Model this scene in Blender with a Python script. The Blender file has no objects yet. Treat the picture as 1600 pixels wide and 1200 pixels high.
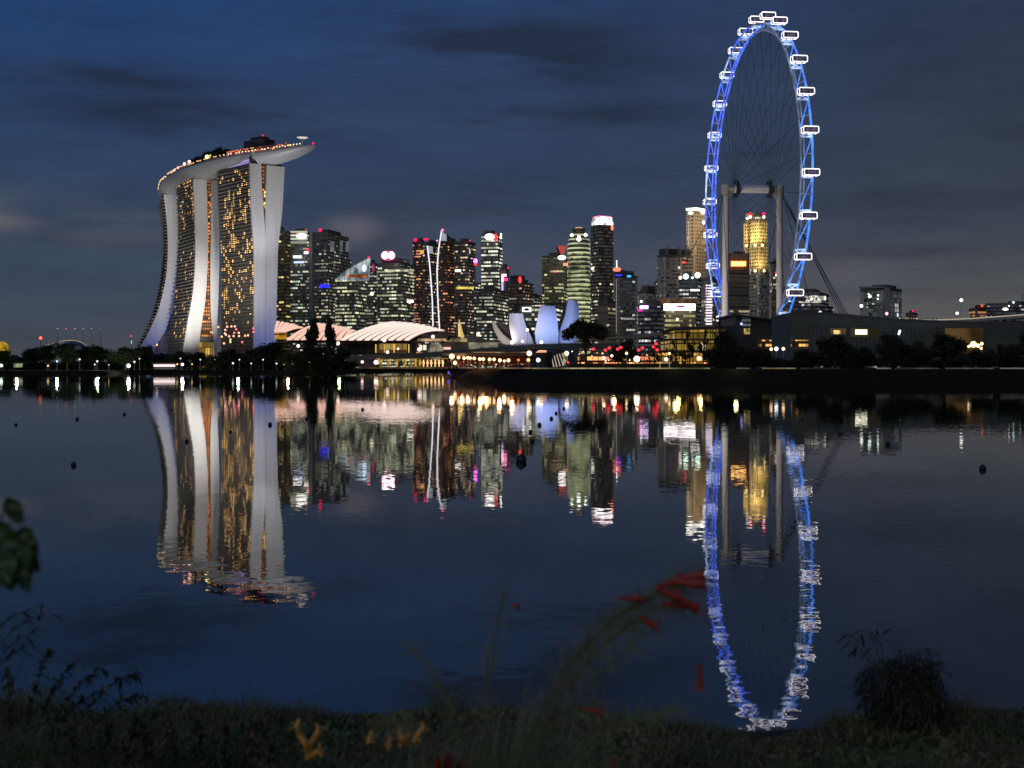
import bpy, bmesh, math, random
from math import sin, cos, pi, radians, sqrt, atan2
from mathutils import Vector, Matrix, noise as mnoise

# ------------------------------------------------------------------ frame
F, H, CX, CY = 2000.0, 3.0, 800.0, 572.0     # focal length in pixels, eye height, horizon
def W(px, py, d): return Vector(((px-CX)*d/F, d, H+(CY-py)*d/F))
def G(px, d, z=0.0): return Vector(((px-CX)*d/F, d, z))
def lin(r, g, b):
    f = lambda c: (c/255/12.92) if c/255 <= .04045 else ((c/255+.055)/1.055)**2.4
    return (f(r), f(g), f(b), 1.0)
S = bpy.context.scene
COL = S.collection

cam_d = bpy.data.cameras.new('camera'); cam = bpy.data.objects.new('camera', cam_d); COL.objects.link(cam)
cam.location = (0, 0, H); cam.rotation_euler = (pi/2, 0, 0)
cam_d.sensor_width = 36; cam_d.lens = 36*F/1600; cam_d.shift_y = (CY-600)/1600
cam_d.clip_start = .1; cam_d.clip_end = 30000
cam_d.dof.use_dof = True; cam_d.dof.focus_distance = 400; cam_d.dof.aperture_fstop = 4.5
S.camera = cam
S.view_settings.view_transform = 'Standard'; S.view_settings.look = 'None'
S.view_settings.exposure = 0; S.view_settings.gamma = 1
S.cycles.use_denoising = True
S.cycles.max_bounces = 6; S.cycles.diffuse_bounces = 2; S.cycles.glossy_bounces = 3
S.cycles.sample_clamp_indirect = 6
S.cycles.caustics_reflective = False; S.cycles.caustics_refractive = False

# ------------------------------------------------------------------ node helper
class NT:
    def __init__(s, tree): s.t = tree; tree.nodes.clear()
    def n(s, typ, **k):
        o = s.t.nodes.new(typ)
        ins = k.pop('ins', {})
        for a, v in k.items(): setattr(o, a, v)
        for a, v in ins.items(): s.set(o.inputs[a], v)
        return o
    def set(s, sock, v):
        if hasattr(v, 'is_output'): s.t.links.new(v, sock)
        else: sock.default_value = v
    def m(s, op, a, b=None, c=None, clamp=False):
        o = s.n('ShaderNodeMath', operation=op, use_clamp=clamp)
        s.set(o.inputs[0], a)
        if b is not None: s.set(o.inputs[1], b)
        if c is not None: s.set(o.inputs[2], c)
        return o.outputs[0]
    def mix(s, f, a, b, blend='MIX'):
        o = s.n('ShaderNodeMix', data_type='RGBA', blend_type=blend)
        s.set(o.inputs[0], f); s.set(o.inputs[6], a); s.set(o.inputs[7], b)
        return o.outputs[2]
    def ramp(s, f, pts, interp='LINEAR'):
        o = s.n('ShaderNodeValToRGB'); s.set(o.inputs[0], f)
        cr = o.color_ramp; cr.interpolation = interp
        while len(cr.elements) < len(pts): cr.elements.new(.5)
        for e, (p, c) in zip(cr.elements, pts): e.position = p; e.color = c
        return o.outputs[0]
    def smooth(s, x, lo, hi, a=0.0, b=1.0):
        o = s.n('ShaderNodeMapRange', interpolation_type='SMOOTHSTEP')
        for k, v in zip(('Value', 'From Min', 'From Max', 'To Min', 'To Max'), (x, lo, hi, a, b)): s.set(o.inputs[k], v)
        return o.outputs[0]
    def noise(s, vec, scale, detail=2, rough=.5, dim='3D'):
        o = s.n('ShaderNodeTexNoise', noise_dimensions=dim)
        if vec is not None: s.set(o.inputs['Vector'], vec)
        s.set(o.inputs['Scale'], scale); s.set(o.inputs['Detail'], detail); s.set(o.inputs['Roughness'], rough)
        return o
    def comb(s, x, y, z):
        o = s.n('ShaderNodeCombineXYZ'); s.set(o.inputs[0], x); s.set(o.inputs[1], y); s.set(o.inputs[2], z)
        return o.outputs[0]

# ------------------------------------------------------------------ sky
world = bpy.data.worlds.new('World'); S.world = world; world.use_nodes = True
T = NT(world.node_tree)
tc = T.n('ShaderNodeTexCoord'); sp = T.n('ShaderNodeSeparateXYZ', ins={0: tc.outputs['Generated']})
hx, hy, hz = sp.outputs
hyp = T.m('SQRT', T.m('ADD', T.m('MULTIPLY', hx, hx), T.m('MULTIPLY', hy, hy)))
el = T.m('DIVIDE', hz, T.m('MAXIMUM', hyp, .001))            # tan of elevation
az = T.m('ARCTAN2', hx, hy)                                   # heading, radians, 0 = north
el = T.m('ABSOLUTE', el)
base = T.ramp(T.m('MULTIPLY', el, 2.0, clamp=True), [
    (0.0,  lin(82, 75, 79)), (.04, lin(68, 66, 78)), (.10, lin(56, 62, 82)), (.2, lin(48, 58, 84)),
    (.32, lin(41, 56, 88)), (.44, lin(36, 54, 90)), (.58, lin(28, 53, 96)), (1.0, lin(30, 52, 92))])
# bluer to the west (left), greyer and warmer to the east (right)
right = T.smooth(az, -.05, .42)
left = T.smooth(az, .02, -.42)
dull = T.ramp(T.m('MULTIPLY', el, 2.0, clamp=True), [
    (0.0, lin(96, 86, 78)), (.06, lin(82, 77, 76)), (.2, lin(52, 56, 68)), (.4, lin(42, 48, 66)), (.6, lin(36, 43, 66)), (1, lin(34, 44, 70))])
deep = T.ramp(T.m('MULTIPLY', el, 2.0, clamp=True), [
    (0.0, lin(58, 58, 68)), (.1, lin(50, 60, 80)), (.25, lin(42, 56, 84)), (.4, lin(28, 54, 96)), (.6, lin(16, 54, 106)), (1, lin(22, 52, 100))])
c = T.mix(T.m('MULTIPLY', right, .85), base, dull)
c = T.mix(T.m('MULTIPLY', left, .9), c, deep)
v1 = T.comb(T.m('MULTIPLY', az, 3.0), T.m('MULTIPLY', el, 13.0), 3.7)
n1 = T.noise(v1, 1.0, 6, .55)
n1b = T.noise(T.comb(T.m('MULTIPLY', az, 5.0), T.m('MULTIPLY', el, 24.0), 11.3), 1.0, 7, .62)
# dark streaks of cloud
def blob(a0, e0, wa, we):
    da = T.m('DIVIDE', T.m('SUBTRACT', az, a0), wa); de = T.m('DIVIDE', T.m('SUBTRACT', el, e0), we)
    r2 = T.m('ADD', T.m('MULTIPLY', da, da), T.m('MULTIPLY', de, de))
    return T.m('POWER', 2.718, T.m('MULTIPLY', r2, -1.0))
reg = None
for a0, e0, wa, we, k in [(-.01, .245, .11, .028, 1.5), (-.02, .195, .15, .013, 1.3), (-.19, .188, .15, .017, 1.3), (-.30, .215, .1, .012, .9), (-.38, .205, .14, .03, .5), (-.03, .28, .11, .025, .6), (.0, .13, .2, .03, .45),
                       (.2, .27, .2, .03, .4), (.33, .085, .12, .006, .8), (.36, .055, .1, .004, .7), (.3, .12, .2, .012, .4)]:
    b = T.m('MULTIPLY', blob(a0, e0, wa, we), k)
    reg = b if reg is None else T.m('MAXIMUM', reg, b)
mixn = T.m('ADD', T.m('MULTIPLY', n1.outputs[0], .45), T.m('MULTIPLY', n1b.outputs[0], .55))
dk = T.m('MULTIPLY', reg, T.smooth(mixn, .40, .56), clamp=True)
dk = T.m('ADD', dk, T.m('MULTIPLY', T.smooth(n1b.outputs[0], .48, .68), T.m('MULTIPLY', T.smooth(n1.outputs[0], .4, .62), .55)), clamp=True)
c = T.mix(T.m('MULTIPLY', dk, .72), c, lin(29, 33, 50))
# faint lit clouds low over the city
reg = None
for a0, e0, wa, we, k in [(-.39, .112, .04, .014, 1.7), (-.30, .11, .05, .018, .9), (-.125, .105, .022, .012, 1.1), (-.07, .03, .12, .02, .5), (.06, .09, .2, .03, .35), (.30, .045, .12, .01, .6), (.25, .07, .05, .02, .5)]:
    b = T.m('MULTIPLY', blob(a0, e0, wa, we), k)
    reg = b if reg is None else T.m('MAXIMUM', reg, b)
lt = T.m('MULTIPLY', reg, T.smooth(n1b.outputs[0], .35, .65), clamp=True)
c = T.mix(T.m('MULTIPLY', lt, .6), c, lin(98, 88, 96))
n2 = T.noise(T.comb(T.m('MULTIPLY', az, 8.0), T.m('MULTIPLY', el, 34.0), 1.0), 1.0, 9, .68)
c = T.mix(1.0, c, T.mix(n2.outputs[0], (.68, .69, .72, 1), (1.38, 1.37, 1.34, 1)), 'MULTIPLY')
lum = T.n('ShaderNodeRGBToBW', ins={0: c}).outputs[0]
c = T.mix(.18, c, T.comb(lum, lum, lum))
c = T.mix(1.0, c, (.96, 1.045, .98, 1), 'MULTIPLY')
bg = T.n('ShaderNodeBackground', ins={0: c, 1: 1.32})
T.t.links.new(bg.outputs[0], T.n('ShaderNodeOutputWorld').inputs[0])

# weak fill sun added behind the camera to lift facades and grass
def sun(rot, e, colr, ang):
    l = bpy.data.lights.new('fill_sun', 'SUN'); l.energy = e; l.color = colr; l.angle = radians(ang)
    o = bpy.data.objects.new('fill_sun', l); COL.objects.link(o); o.rotation_euler = rot
    return o
sun((radians(62), 0, radians(-28)), .26, (1.0, .95, .86), 40)

# ------------------------------------------------------------------ materials
def pmat(name, col, rough=.7, metal=0.0, var=.25, vs=.5, spec=.5, emis=None, es=0.0):
    m = bpy.data.materials.new(name); m.use_nodes = True; t = NT(m.node_tree)
    geo = t.n('ShaderNodeNewGeometry')
    nz = t.noise(geo.outputs['Position'], vs, 4, .6)
    cc = t.mix(nz.outputs[0], tuple(x*(1-var) for x in col[:3])+(1,), tuple(min(1, x*(1+var)) for x in col[:3])+(1,))
    p = t.n('ShaderNodeBsdfPrincipled', ins={'Base Color': cc, 'Roughness': rough, 'Metallic': metal, 'Specular IOR Level': spec})
    if emis:
        p.inputs['Emission Color'].default_value = emis if len(emis) == 4 else tuple(emis)+(1,)
        p.inputs['Emission Strength'].default_value = es
    t.t.links.new(p.outputs[0], t.n('ShaderNodeOutputMaterial').inputs[0])
    m.cycles.emission_sampling = 'NONE'
    return m
_ec = {}
def emat(name, rgb, s, flick=0.0, fs=.3):
    k = (name,)
    if k in _ec: return _ec[k]
    m = bpy.data.materials.new(name); m.use_nodes = True; t = NT(m.node_tree)
    e = t.n('ShaderNodeEmission', ins={0: lin(*rgb), 1: s})
    if flick:
        geo = t.n('ShaderNodeNewGeometry')
        wn = t.noise(geo.outputs['Position'], fs, 2, .5)
        t.set(e.inputs[1], t.m('MULTIPLY', s, t.smooth(wn.outputs[0], .5-flick*.3, .5+flick*.3, .15, 1.0)))
    t.t.links.new(e.outputs[0], t.n('ShaderNodeOutputMaterial').inputs[0])
    m.cycles.emission_sampling = 'NONE'
    _ec[k] = m
    return m
def winmat(name, wall=(.10, .10, .10), glass=(.02, .025, .03), fh=3.9, bay=3.0, lit=.35, ca=(255, 240, 190), cb=(215, 235, 215),
           s=.9, seed=0.0, run=14.0, wx=(.06, .94), wy=(.3, .78), rowvar=.5, pier=0.0, low=0.0, spot=0.0, top=1e5, rib=0.0):
    """a facade: spandrels, glass strips and rooms that are lit at random; UVs are metres"""
    m = bpy.data.materials.new(name); m.use_nodes = True; t = NT(m.node_tree)
    uv = t.n('ShaderNodeUVMap'); su = t.n('ShaderNodeSeparateXYZ', ins={0: uv.outputs[0]})
    u, v = su.outputs[0], su.outputs[1]
    cu, cv = t.m('DIVIDE', u, bay), t.m('DIVIDE', v, fh)
    iu, iv = t.m('FLOOR', cu), t.m('FLOOR', cv)
    fu, fv = t.m('SUBTRACT', cu, iu), t.m('SUBTRACT', cv, iv)
    inx = t.m('MULTIPLY', t.m('GREATER_THAN', fu, wx[0]), t.m('LESS_THAN', fu, wx[1]))
    iny = t.m('MULTIPLY', t.m('GREATER_THAN', fv, wy[0]), t.m('LESS_THAN', fv, wy[1]))
    mask = t.m('MULTIPLY', inx, iny)
    def wn(x, y, z):
        o = t.n('ShaderNodeTexWhiteNoise', noise_dimensions='3D', ins={0: t.comb(x, y, z)}); return o
    r1 = wn(iu, iv, seed); rr = wn(iv, seed+5.0, 1.0)
    runn = t.noise(t.comb(t.m('DIVIDE', t.m('MULTIPLY', iu, bay), run), t.m('MULTIPLY', iv, 3.7), seed*1.7), 1.0, 1, .5)
    big = t.noise(t.comb(t.m('DIVIDE', u, 30.0), t.m('DIVIDE', v, 45.0), seed+9.0), 1.0, 1, .5)
    sc = t.m('ADD', t.m('MULTIPLY', r1.outputs[0], .30), t.m('MULTIPLY', t.smooth(runn.outputs[0], .25, .75), .55))
    sc = t.m('ADD', sc, t.m('MULTIPLY', rr.outputs[0], rowvar*.5))
    sc = t.m('ADD', sc, t.m('MULTIPLY', t.m('SUBTRACT', big.outputs[0], .5), .5))
    if low: sc = t.m('ADD', sc, t.m('MULTIPLY', t.m('SUBTRACT', 1.0, t.m('DIVIDE', v, 120.0)), low))
    # threshold so that about `lit` of the rooms are on
    mean = .15+.275+rowvar*.25
    th = mean + .30*(.5-lit)*1.9
    on = t.m('MULTIPLY', t.m('GREATER_THAN', sc, th), mask)
    on = t.m('MULTIPLY', on, t.m('LESS_THAN', v, top))
    r2 = wn(iu, iv, seed+21.0)
    colr = t.mix(t.smooth(r2.outputs[0], .2, .9), lin(*ca), lin(*cb))
    br = t.m('MULTIPLY', t.m('ADD', .25, t.m('POWER', wn(t.m('FLOOR', t.m('DIVIDE', iu, 2.0)), iv, seed+33.0).outputs[0], 2.0)), s)
    dim = t.m('MULTIPLY', mask, t.m('MULTIPLY', wn(iu, iv, seed+50.0).outputs[0], .06*s))  # faint emission in every pane, lifts dark facades in place of ambient light
    if spot: on = t.m('ADD', on, t.m('MULTIPLY', t.m('GREATER_THAN', wn(iu, iv, seed+70.0).outputs[0], 1-spot), mask), clamp=True)
    geo = t.n('ShaderNodeNewGeometry')
    gn = t.noise(geo.outputs['Position'], .03, 4, .6)
    wc = t.mix(gn.outputs[0], tuple(x*.9 for x in wall)+(1,), tuple(min(1, x*1.6) for x in wall)+(1,))
    bc = t.mix(mask, wc, glass+(1,))
    if pier:
        pu = t.m('FRACT', t.m('DIVIDE', u, pier)); pm = t.m('LESS_THAN', pu, .12)
        bc = t.mix(pm, bc, tuple(min(1, x*1.6) for x in wall)+(1,)); on = t.m('MULTIPLY', on, t.m('SUBTRACT', 1.0, pm))
    rough = t.mix(mask, (.75, .75, .75, 1), (.25, .25, .25, 1))
    p = t.n('ShaderNodeBsdfPrincipled', ins={'Base Color': bc, 'Roughness': rough, 'Emission Color': colr,
            'Emission Strength': t.m('ADD', t.m('MULTIPLY', on, br), dim)})
    t.t.links.new(p.outputs[0], t.n('ShaderNodeOutputMaterial').inputs[0])
    m.cycles.emission_sampling = 'NONE'
    return m

# ------------------------------------------------------------------ mesh helpers
OFF = {}
def tag(o, label=None, cat=None, group=None, kind=None):
    if label: o['label'] = label
    if cat: o['category'] = cat
    if group: o['group'] = group
    if kind: o['kind'] = kind
    return o
def thing(name, loc, label, cat, group=None):
    o = bpy.data.objects.new(name, None); COL.objects.link(o); o.location = loc; o.empty_display_size = .1
    OFF[o.name] = Vector(loc)
    return tag(o, label, cat, group)
class MB:
    def __init__(s): s.v = []; s.f = []; s.uv = []; s.mi = []; s.cur = 0
    def face(s, pts, uv=None):
        b = len(s.v); s.v += [Vector(p) for p in pts]; s.f.append(tuple(range(b, b+len(pts)))); s.uv.append(uv); s.mi.append(s.cur)
    def faces(s, pts, fs, uvs=None):
        b = len(s.v); s.v += [Vector(p) for p in pts]
        for k, f in enumerate(fs):
            s.f.append(tuple(b+i for i in f)); s.uv.append(uvs[k] if uvs else None); s.mi.append(s.cur)
    def box(s, c, sz, rz=0.0):
        c = Vector(c); x, y, z = sz[0]/2, sz[1]/2, sz[2]/2; R = Matrix.Rotation(rz, 3, 'Z')
        P = [c+R@Vector((i*x, j*y, k*z)) for k in (-1, 1) for j in (-1, 1) for i in (-1, 1)]
        s.faces(P, [(0, 2, 3, 1), (4, 5, 7, 6), (0, 1, 5, 4), (2, 6, 7, 3), (0, 4, 6, 2), (1, 3, 7, 5)])
        return s
    def prism(s, poly, z0, z1, top=None):
        """vertical prism over a ccw polygon of (x, y); UV = perimeter metres, height; top: other polygon for the top"""
        n = len(poly); tp = top or poly; z1s = z1 if hasattr(z1, '__len__') else [z1]*n
        P = [Vector((p[0], p[1], z0)) for p in poly]+[Vector((p[0], p[1], z1s[i])) for i, p in enumerate(tp)]
        fs = []; uvs = []; per = 0
        for i in range(n):
            j = (i+1) % n; l = (Vector(poly[i][:2])-Vector(poly[j][:2])).length
            fs.append((i, j, n+j, n+i)); uvs.append([(per, z0), (per+l, z0), (per+l, z1s[j]), (per, z1s[i])]); per += l
        fs.append(tuple(range(n, 2*n))); uvs.append([(-.02, -.02)]*n)
        s.faces(P, fs, uvs); return s
    def tube(s, p0, p1, r0, r1=None, n=6, cap=True):
        r1 = r0 if r1 is None else r1; p0, p1 = Vector(p0), Vector(p1); d = (p1-p0)
        if d.length < 1e-6: return s
        d.normalize(); a = d.orthogonal().normalized(); b = d.cross(a)
        P = [p0+(a*cos(2*pi*i/n)+b*sin(2*pi*i/n))*r0 for i in range(n)]+[p1+(a*cos(2*pi*i/n)+b*sin(2*pi*i/n))*r1 for i in range(n)]
        fs = [(i, (i+1) % n, n+(i+1) % n, n+i) for i in range(n)]
        if cap: fs += [tuple(reversed(range(n))), tuple(range(n, 2*n))]
        s.faces(P, fs); return s
    def poly(s, pts, r, n=5, r1=None):
        """tube along a polyline"""
        pts = [Vector(p) for p in pts]; N = len(pts); ring = []; a = None
        for i, p in enumerate(pts):
            d = (pts[min(i+1, N-1)]-pts[max(i-1, 0)]).normalized()
            a = (d.orthogonal() if a is None else (a-d*a.dot(d))).normalized(); b = d.cross(a)
            rr = r if r1 is None else r+(r1-r)*i/(N-1)
            ring.append([p+(a*cos(2*pi*k/n)+b*sin(2*pi*k/n))*rr for k in range(n)])
        P = [q for R_ in ring for q in R_]
        fs = [(i*n+k, i*n+(k+1) % n, (i+1)*n+(k+1) % n, (i+1)*n+k) for i in range(N-1) for k in range(n)]
        fs += [tuple(reversed(range(n))), tuple((N-1)*n+k for k in range(n))]
        s.faces(P, fs); return s
    def ball(s, c, r, nu=10, nv=6, sz=None):
        c = Vector(c); sz = sz or (1, 1, 1); P = []
        for j in range(nv+1):
            th = pi*j/nv
            for i in range(nu): P.append(c+Vector((r*sz[0]*sin(th)*cos(2*pi*i/nu), r*sz[1]*sin(th)*sin(2*pi*i/nu), r*sz[2]*cos(th))))
        fs = [(j*nu+i, (j+1)*nu+i, (j+1)*nu+(i+1) % nu, j*nu+(i+1) % nu) for j in range(nv) for i in range(nu)]
        s.faces(P, fs); return s
    def grid(s, fn, nu, nv, uvfn=None):
        P = [Vector(fn(i/nu, j/nv)) for j in range(nv+1) for i in range(nu+1)]; fs = []; uvs = []
        for j in range(nv):
            for i in range(nu):
                fs.append((j*(nu+1)+i, j*(nu+1)+i+1, (j+1)*(nu+1)+i+1, (j+1)*(nu+1)+i))
                if uvfn: uvs.append([uvfn(i/nu, j/nv), uvfn((i+1)/nu, j/nv), uvfn((i+1)/nu, (j+1)/nv), uvfn(i/nu, (j+1)/nv)])
        s.faces(P, fs, uvs if uvfn else None); return s
    def slab(s, front, off):
        """closed plate: a front polygon and the same polygon moved by off"""
        n = len(front); off = Vector(off); A = [Vector(p) for p in front]; B = [p+off for p in A]
        s.faces(A+B, [tuple(range(n)), tuple(reversed(range(n, 2*n)))]+[(i, n+i, n+(i+1) % n, (i+1) % n) for i in range(n)]); return s
    def build(s, name, mats, parent=None, smooth=False, off=None):
        o3 = OFF.get(parent.name, Vector()) if parent else Vector(off or (0, 0, 0))
        me = bpy.data.meshes.new(name)
        me.from_pydata([tuple(v-o3) for v in s.v], [], s.f)
        for m in (mats if isinstance(mats, (list, tuple)) else [mats]): me.materials.append(m)
        ul = me.uv_layers.new(name='UVMap'); data = [0.0]*(2*len(me.loops)); k = 0
        for fi, f in enumerate(s.f):
            uv = s.uv[fi]
            if uv is None:
                ps = [s.v[i] for i in f]
                nn = (ps[1]-ps[0]).cross(ps[-1]-ps[0]) if len(ps) > 2 else Vector((0, 1, 0))
                h = Vector((-nn.y, nn.x)); 
                if h.length > 1e-9 and h.length > .5*abs(nn.z): h.normalize(); uv = [(p.x*h.x+p.y*h.y, p.z) for p in ps]
                else: uv = [(p.x, p.y) for p in ps]
            for a in uv: data[k] = a[0]; data[k+1] = a[1]; k += 2
        ul.data.foreach_set('uv', data)
        if any(s.mi): me.polygons.foreach_set('material_index', s.mi)
        if smooth: me.polygons.foreach_set('use_smooth', [True]*len(s.f))
        me.validate(); me.update()
        ob = bpy.data.objects.new(name, me); COL.objects.link(ob)
        if parent: ob.parent = parent; OFF[ob.name] = o3
        else: ob.location = o3
        return ob
def struct(o): o['kind'] = 'structure'; return o
def point(loc, e, rgb, r=.5, parent=None, kind='POINT', name='lamp_light', aim=None, cone=60, blend=.6):
    l = bpy.data.lights.new(name, kind); l.energy = e; l.color = lin(*rgb)[:3]; l.shadow_soft_size = r
    if kind == 'SPOT': l.spot_size = radians(cone); l.spot_blend = blend
    o = bpy.data.objects.new(name, l); COL.objects.link(o); o.location = loc
    if aim is not None: o.rotation_euler = (Vector(aim)-Vector(loc)).to_track_quat('-Z', 'Y').to_euler()
    return o
def copy_tree(o, parent=None):
    c = o.copy(); COL.objects.link(c)
    if parent: c.parent = parent
    for ch in [x for x in bpy.data.objects if x.parent == o]: copy_tree(ch, c)
    return c
rnd = random.Random(7)

M_con = pmat('weathered concrete', (.30, .29, .27), .85)
M_cond = pmat('dark concrete', (.13, .13, .125), .85)
M_dark = pmat('dark metal', (.03, .03, .035), .5)
M_grey = pmat('grey paint', (.25, .25, .25), .6)
M_white = pmat('white paint', (.7, .7, .7), .6)
M_trunk = pmat('bark', (.06, .05, .04), .9, vs=3)
M_red = emat('red beacon', (255, 30, 90), 1.6)
M_wht = emat('white light', (255, 250, 245), 2.5)
M_warm = emat('warm lamp', (255, 205, 150), 3.0)
M_orng = emat('orange lamp', (255, 130, 50), 1.6)
M_green = emat('green white lamp', (225, 255, 235), 2.5)
# ------------------------------------------------------------------ water
def water_mat():
    m = bpy.data.materials.new('calm water'); m.use_nodes = True; t = NT(m.node_tree)
    geo = t.n('ShaderNodeNewGeometry'); P = geo.outputs['Position']
    def slope(scale, det, amp, rough=.5):
        mp = t.n('ShaderNodeMapping', ins={0: P, 3: scale})
        nz = t.noise(mp.outputs[0], 1.0, det, rough)
        sp = t.n('ShaderNodeSeparateColor', ins={0: nz.outputs['Color']})
        return [t.m('MULTIPLY', t.m('SUBTRACT', sp.outputs[k], .5), amp) for k in (0, 1)]
    a = slope((4.0, 6.5, 1), 2, .020)
    b = slope((.6, 1.1, 1), 2, .006)
    c = slope((.05, .09, 1), 2, .003)
    # cat's paws: streaks of rougher and calmer water lying across the view
    mp = t.n('ShaderNodeMapping', ins={0: P, 3: (.004, .022, 1)})
    paw = t.smooth(t.noise(mp.outputs[0], 1.0, 4, .6).outputs[0], .35, .7, .55, 1.5)
    sy = t.n('ShaderNodeSeparateXYZ', ins={0: P}).outputs[1]
    calm = t.smooth(sy, 13.0, 34.0, 1.5, .85)
    k = t.m('MULTIPLY', paw, calm)
    sx = t.m('MULTIPLY', t.m('ADD', t.m('ADD', a[0], b[0]), c[0]), k)
    sy_ = t.m('MULTIPLY', t.m('ADD', t.m('ADD', a[1], b[1]), c[1]), k)
    nv = t.n('ShaderNodeVectorMath', operation='NORMALIZE', ins={0: t.comb(sx, sy_, 1.0)})
    p = t.n('ShaderNodeBsdfPrincipled', ins={'Base Color': (.004, .008, .012, 1), 'Roughness': .015, 'IOR': 2.5, 'Normal': nv.outputs[0]})
    t.t.links.new(p.outputs[0], t.n('ShaderNodeOutputMaterial').inputs[0])
    return m
mb = MB(); mb.face([(-6000, -40, 0), (6000, -40, 0), (6000, 9000, 0), (-6000, 9000, 0)])
struct(mb.build('water', water_mat()))

# ------------------------------------------------------------------ land
M_grass_far = pmat('far lawn', (.030, .045, .012), .95, vs=.2, var=.5, spec=.05)
M_bank = pmat('stone revetment', (.022, .019, .014), .95, vs=1.2, var=.7, spec=.05)
M_path = pmat('promenade paving', (.35, .33, .27), .8, vs=1.0)
def land(name, shore, back, ztop, slope_w, mats, edge=None):
    """terrain: a sloping bank rising from the shoreline (points (x, y)), then level ground back to the points of back"""
    mb = MB(); n = len(shore)
    sh = [Vector((x, y)) for x, y in shore]
    inner = []
    for i, p in enumerate(sh):
        d = (sh[min(i+1, n-1)]-sh[max(i-1, 0)]).normalized(); nn = Vector((-d.y, d.x))
        inner.append(p+nn*slope_w)
    for i in range(n-1):
        a, b, c_, d_ = sh[i], sh[i+1], inner[i+1], inner[i]
        K = max(1, int((b-a).length/6))
        for k in range(K):
            q = [a.lerp(b, k/K), a.lerp(b, (k+1)/K), d_.lerp(c_, (k+1)/K), d_.lerp(c_, k/K)]
            mb.cur = 0
            mb.face([(q[0].x, q[0].y, -.6), (q[1].x, q[1].y, -.6), (q[2].x, q[2].y, ztop), (q[3].x, q[3].y, ztop)])
    mb.cur = 1
    mb.face([(p.x, p.y, ztop) for p in inner]+[(x, y, ztop) for x, y in back])
    return struct(mb.build(name, mats))
# left and far bank
def g2(px, d): return ((px-CX)*d/F, d)
shL = [(-900, 470), g2(-200, 480), g2(0, 490), g2(120, 480), g2(175, 490), g2(240, 560), g2(330, 560), g2(420, 530), g2(500, 520), g2(545, 560), g2(560, 640), g2(620, 690), g2(720, 700), g2(900, 620), g2(1200, 600), (900, 600)]
land('far_bank', shL, [(6000, 700), (6000, 8500), (-6000, 8500), (-6000, 470)], 1.3, 3.5, [M_bank, M_grass_far])
# the near spit on the right with its stone revetment
shR = [g2(700, 420), g2(697, 330), g2(712, 280), g2(750, 250), g2(800, 232), g2(850, 226), g2(1000, 222), g2(1240, 222), g2(1600, 224), (400, 226)]
land('near_bank', shR, [(400, 560), (150, 560), (60, 480), (2, 430)], 2.4, 5.0, [M_bank, M_grass_far])
# pale walk along the top of the revetment
def walk():
    mb = MB(); pts = [g2(722, 292), g2(757, 259), g2(805, 240.5), g2(852, 234), g2(1000, 230), g2(1240, 230), g2(1600, 232), (380, 233)]
    for a, b in zip(pts, pts[1:]):
        mb.face([(a[0], a[1], 2.41), (b[0], b[1], 2.41), (b[0], b[1]+4, 2.41), (a[0], a[1]+4, 2.41)])
    return struct(mb.build('promenade', M_path))
walk()

# ------------------------------------------------------------------ three hotel towers and their roof ship
def hit(px, py, Q, dv):
    """the point of the vertical plane through Q along dv seen at the pixel"""
    r = (px-CX)/F; t = (r*Q[1]-Q[0])/(dv[0]-r*dv[1])
    x, y = Q[0]+t*dv[0], Q[1]+t*dv[1]
    return t, H+(CY-py)*y/F
def endmat():
    m = bpy.data.materials.new('pale stone cladding'); m.use_nodes = True; t = NT(m.node_tree)
    g = t.n('ShaderNodeNewGeometry'); sx = t.n('ShaderNodeSeparateXYZ', ins={0: g.outputs['Position']}); z = sx.outputs[2]
    l1 = t.m('LESS_THAN', t.m('FRACT', t.m('DIVIDE', z, 6.7)), .10); l2 = t.m('LESS_THAN', t.m('FRACT', t.m('DIVIDE', sx.outputs[0], 4.0)), .07)
    mp = t.n('ShaderNodeMapping', ins={0: g.outputs['Position'], 3: (.25, .25, .02)}); st = t.noise(mp.outputs[0], 1.0, 4, .6)
    c = t.mix(t.smooth(st.outputs[0], .3, .7), (.48, .475, .465, 1), (.55, .545, .535, 1)); c = t.mix(t.m('MULTIPLY', t.m('MAXIMUM', l1, l2), .13), c, (.2, .2, .2, 1))
    p = t.n('ShaderNodeBsdfPrincipled', ins={'Base Color': c, 'Roughness': .7}); t.t.links.new(p.outputs[0], t.n('ShaderNodeOutputMaterial').inputs[0]); return m
M_endwall = endmat()
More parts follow.
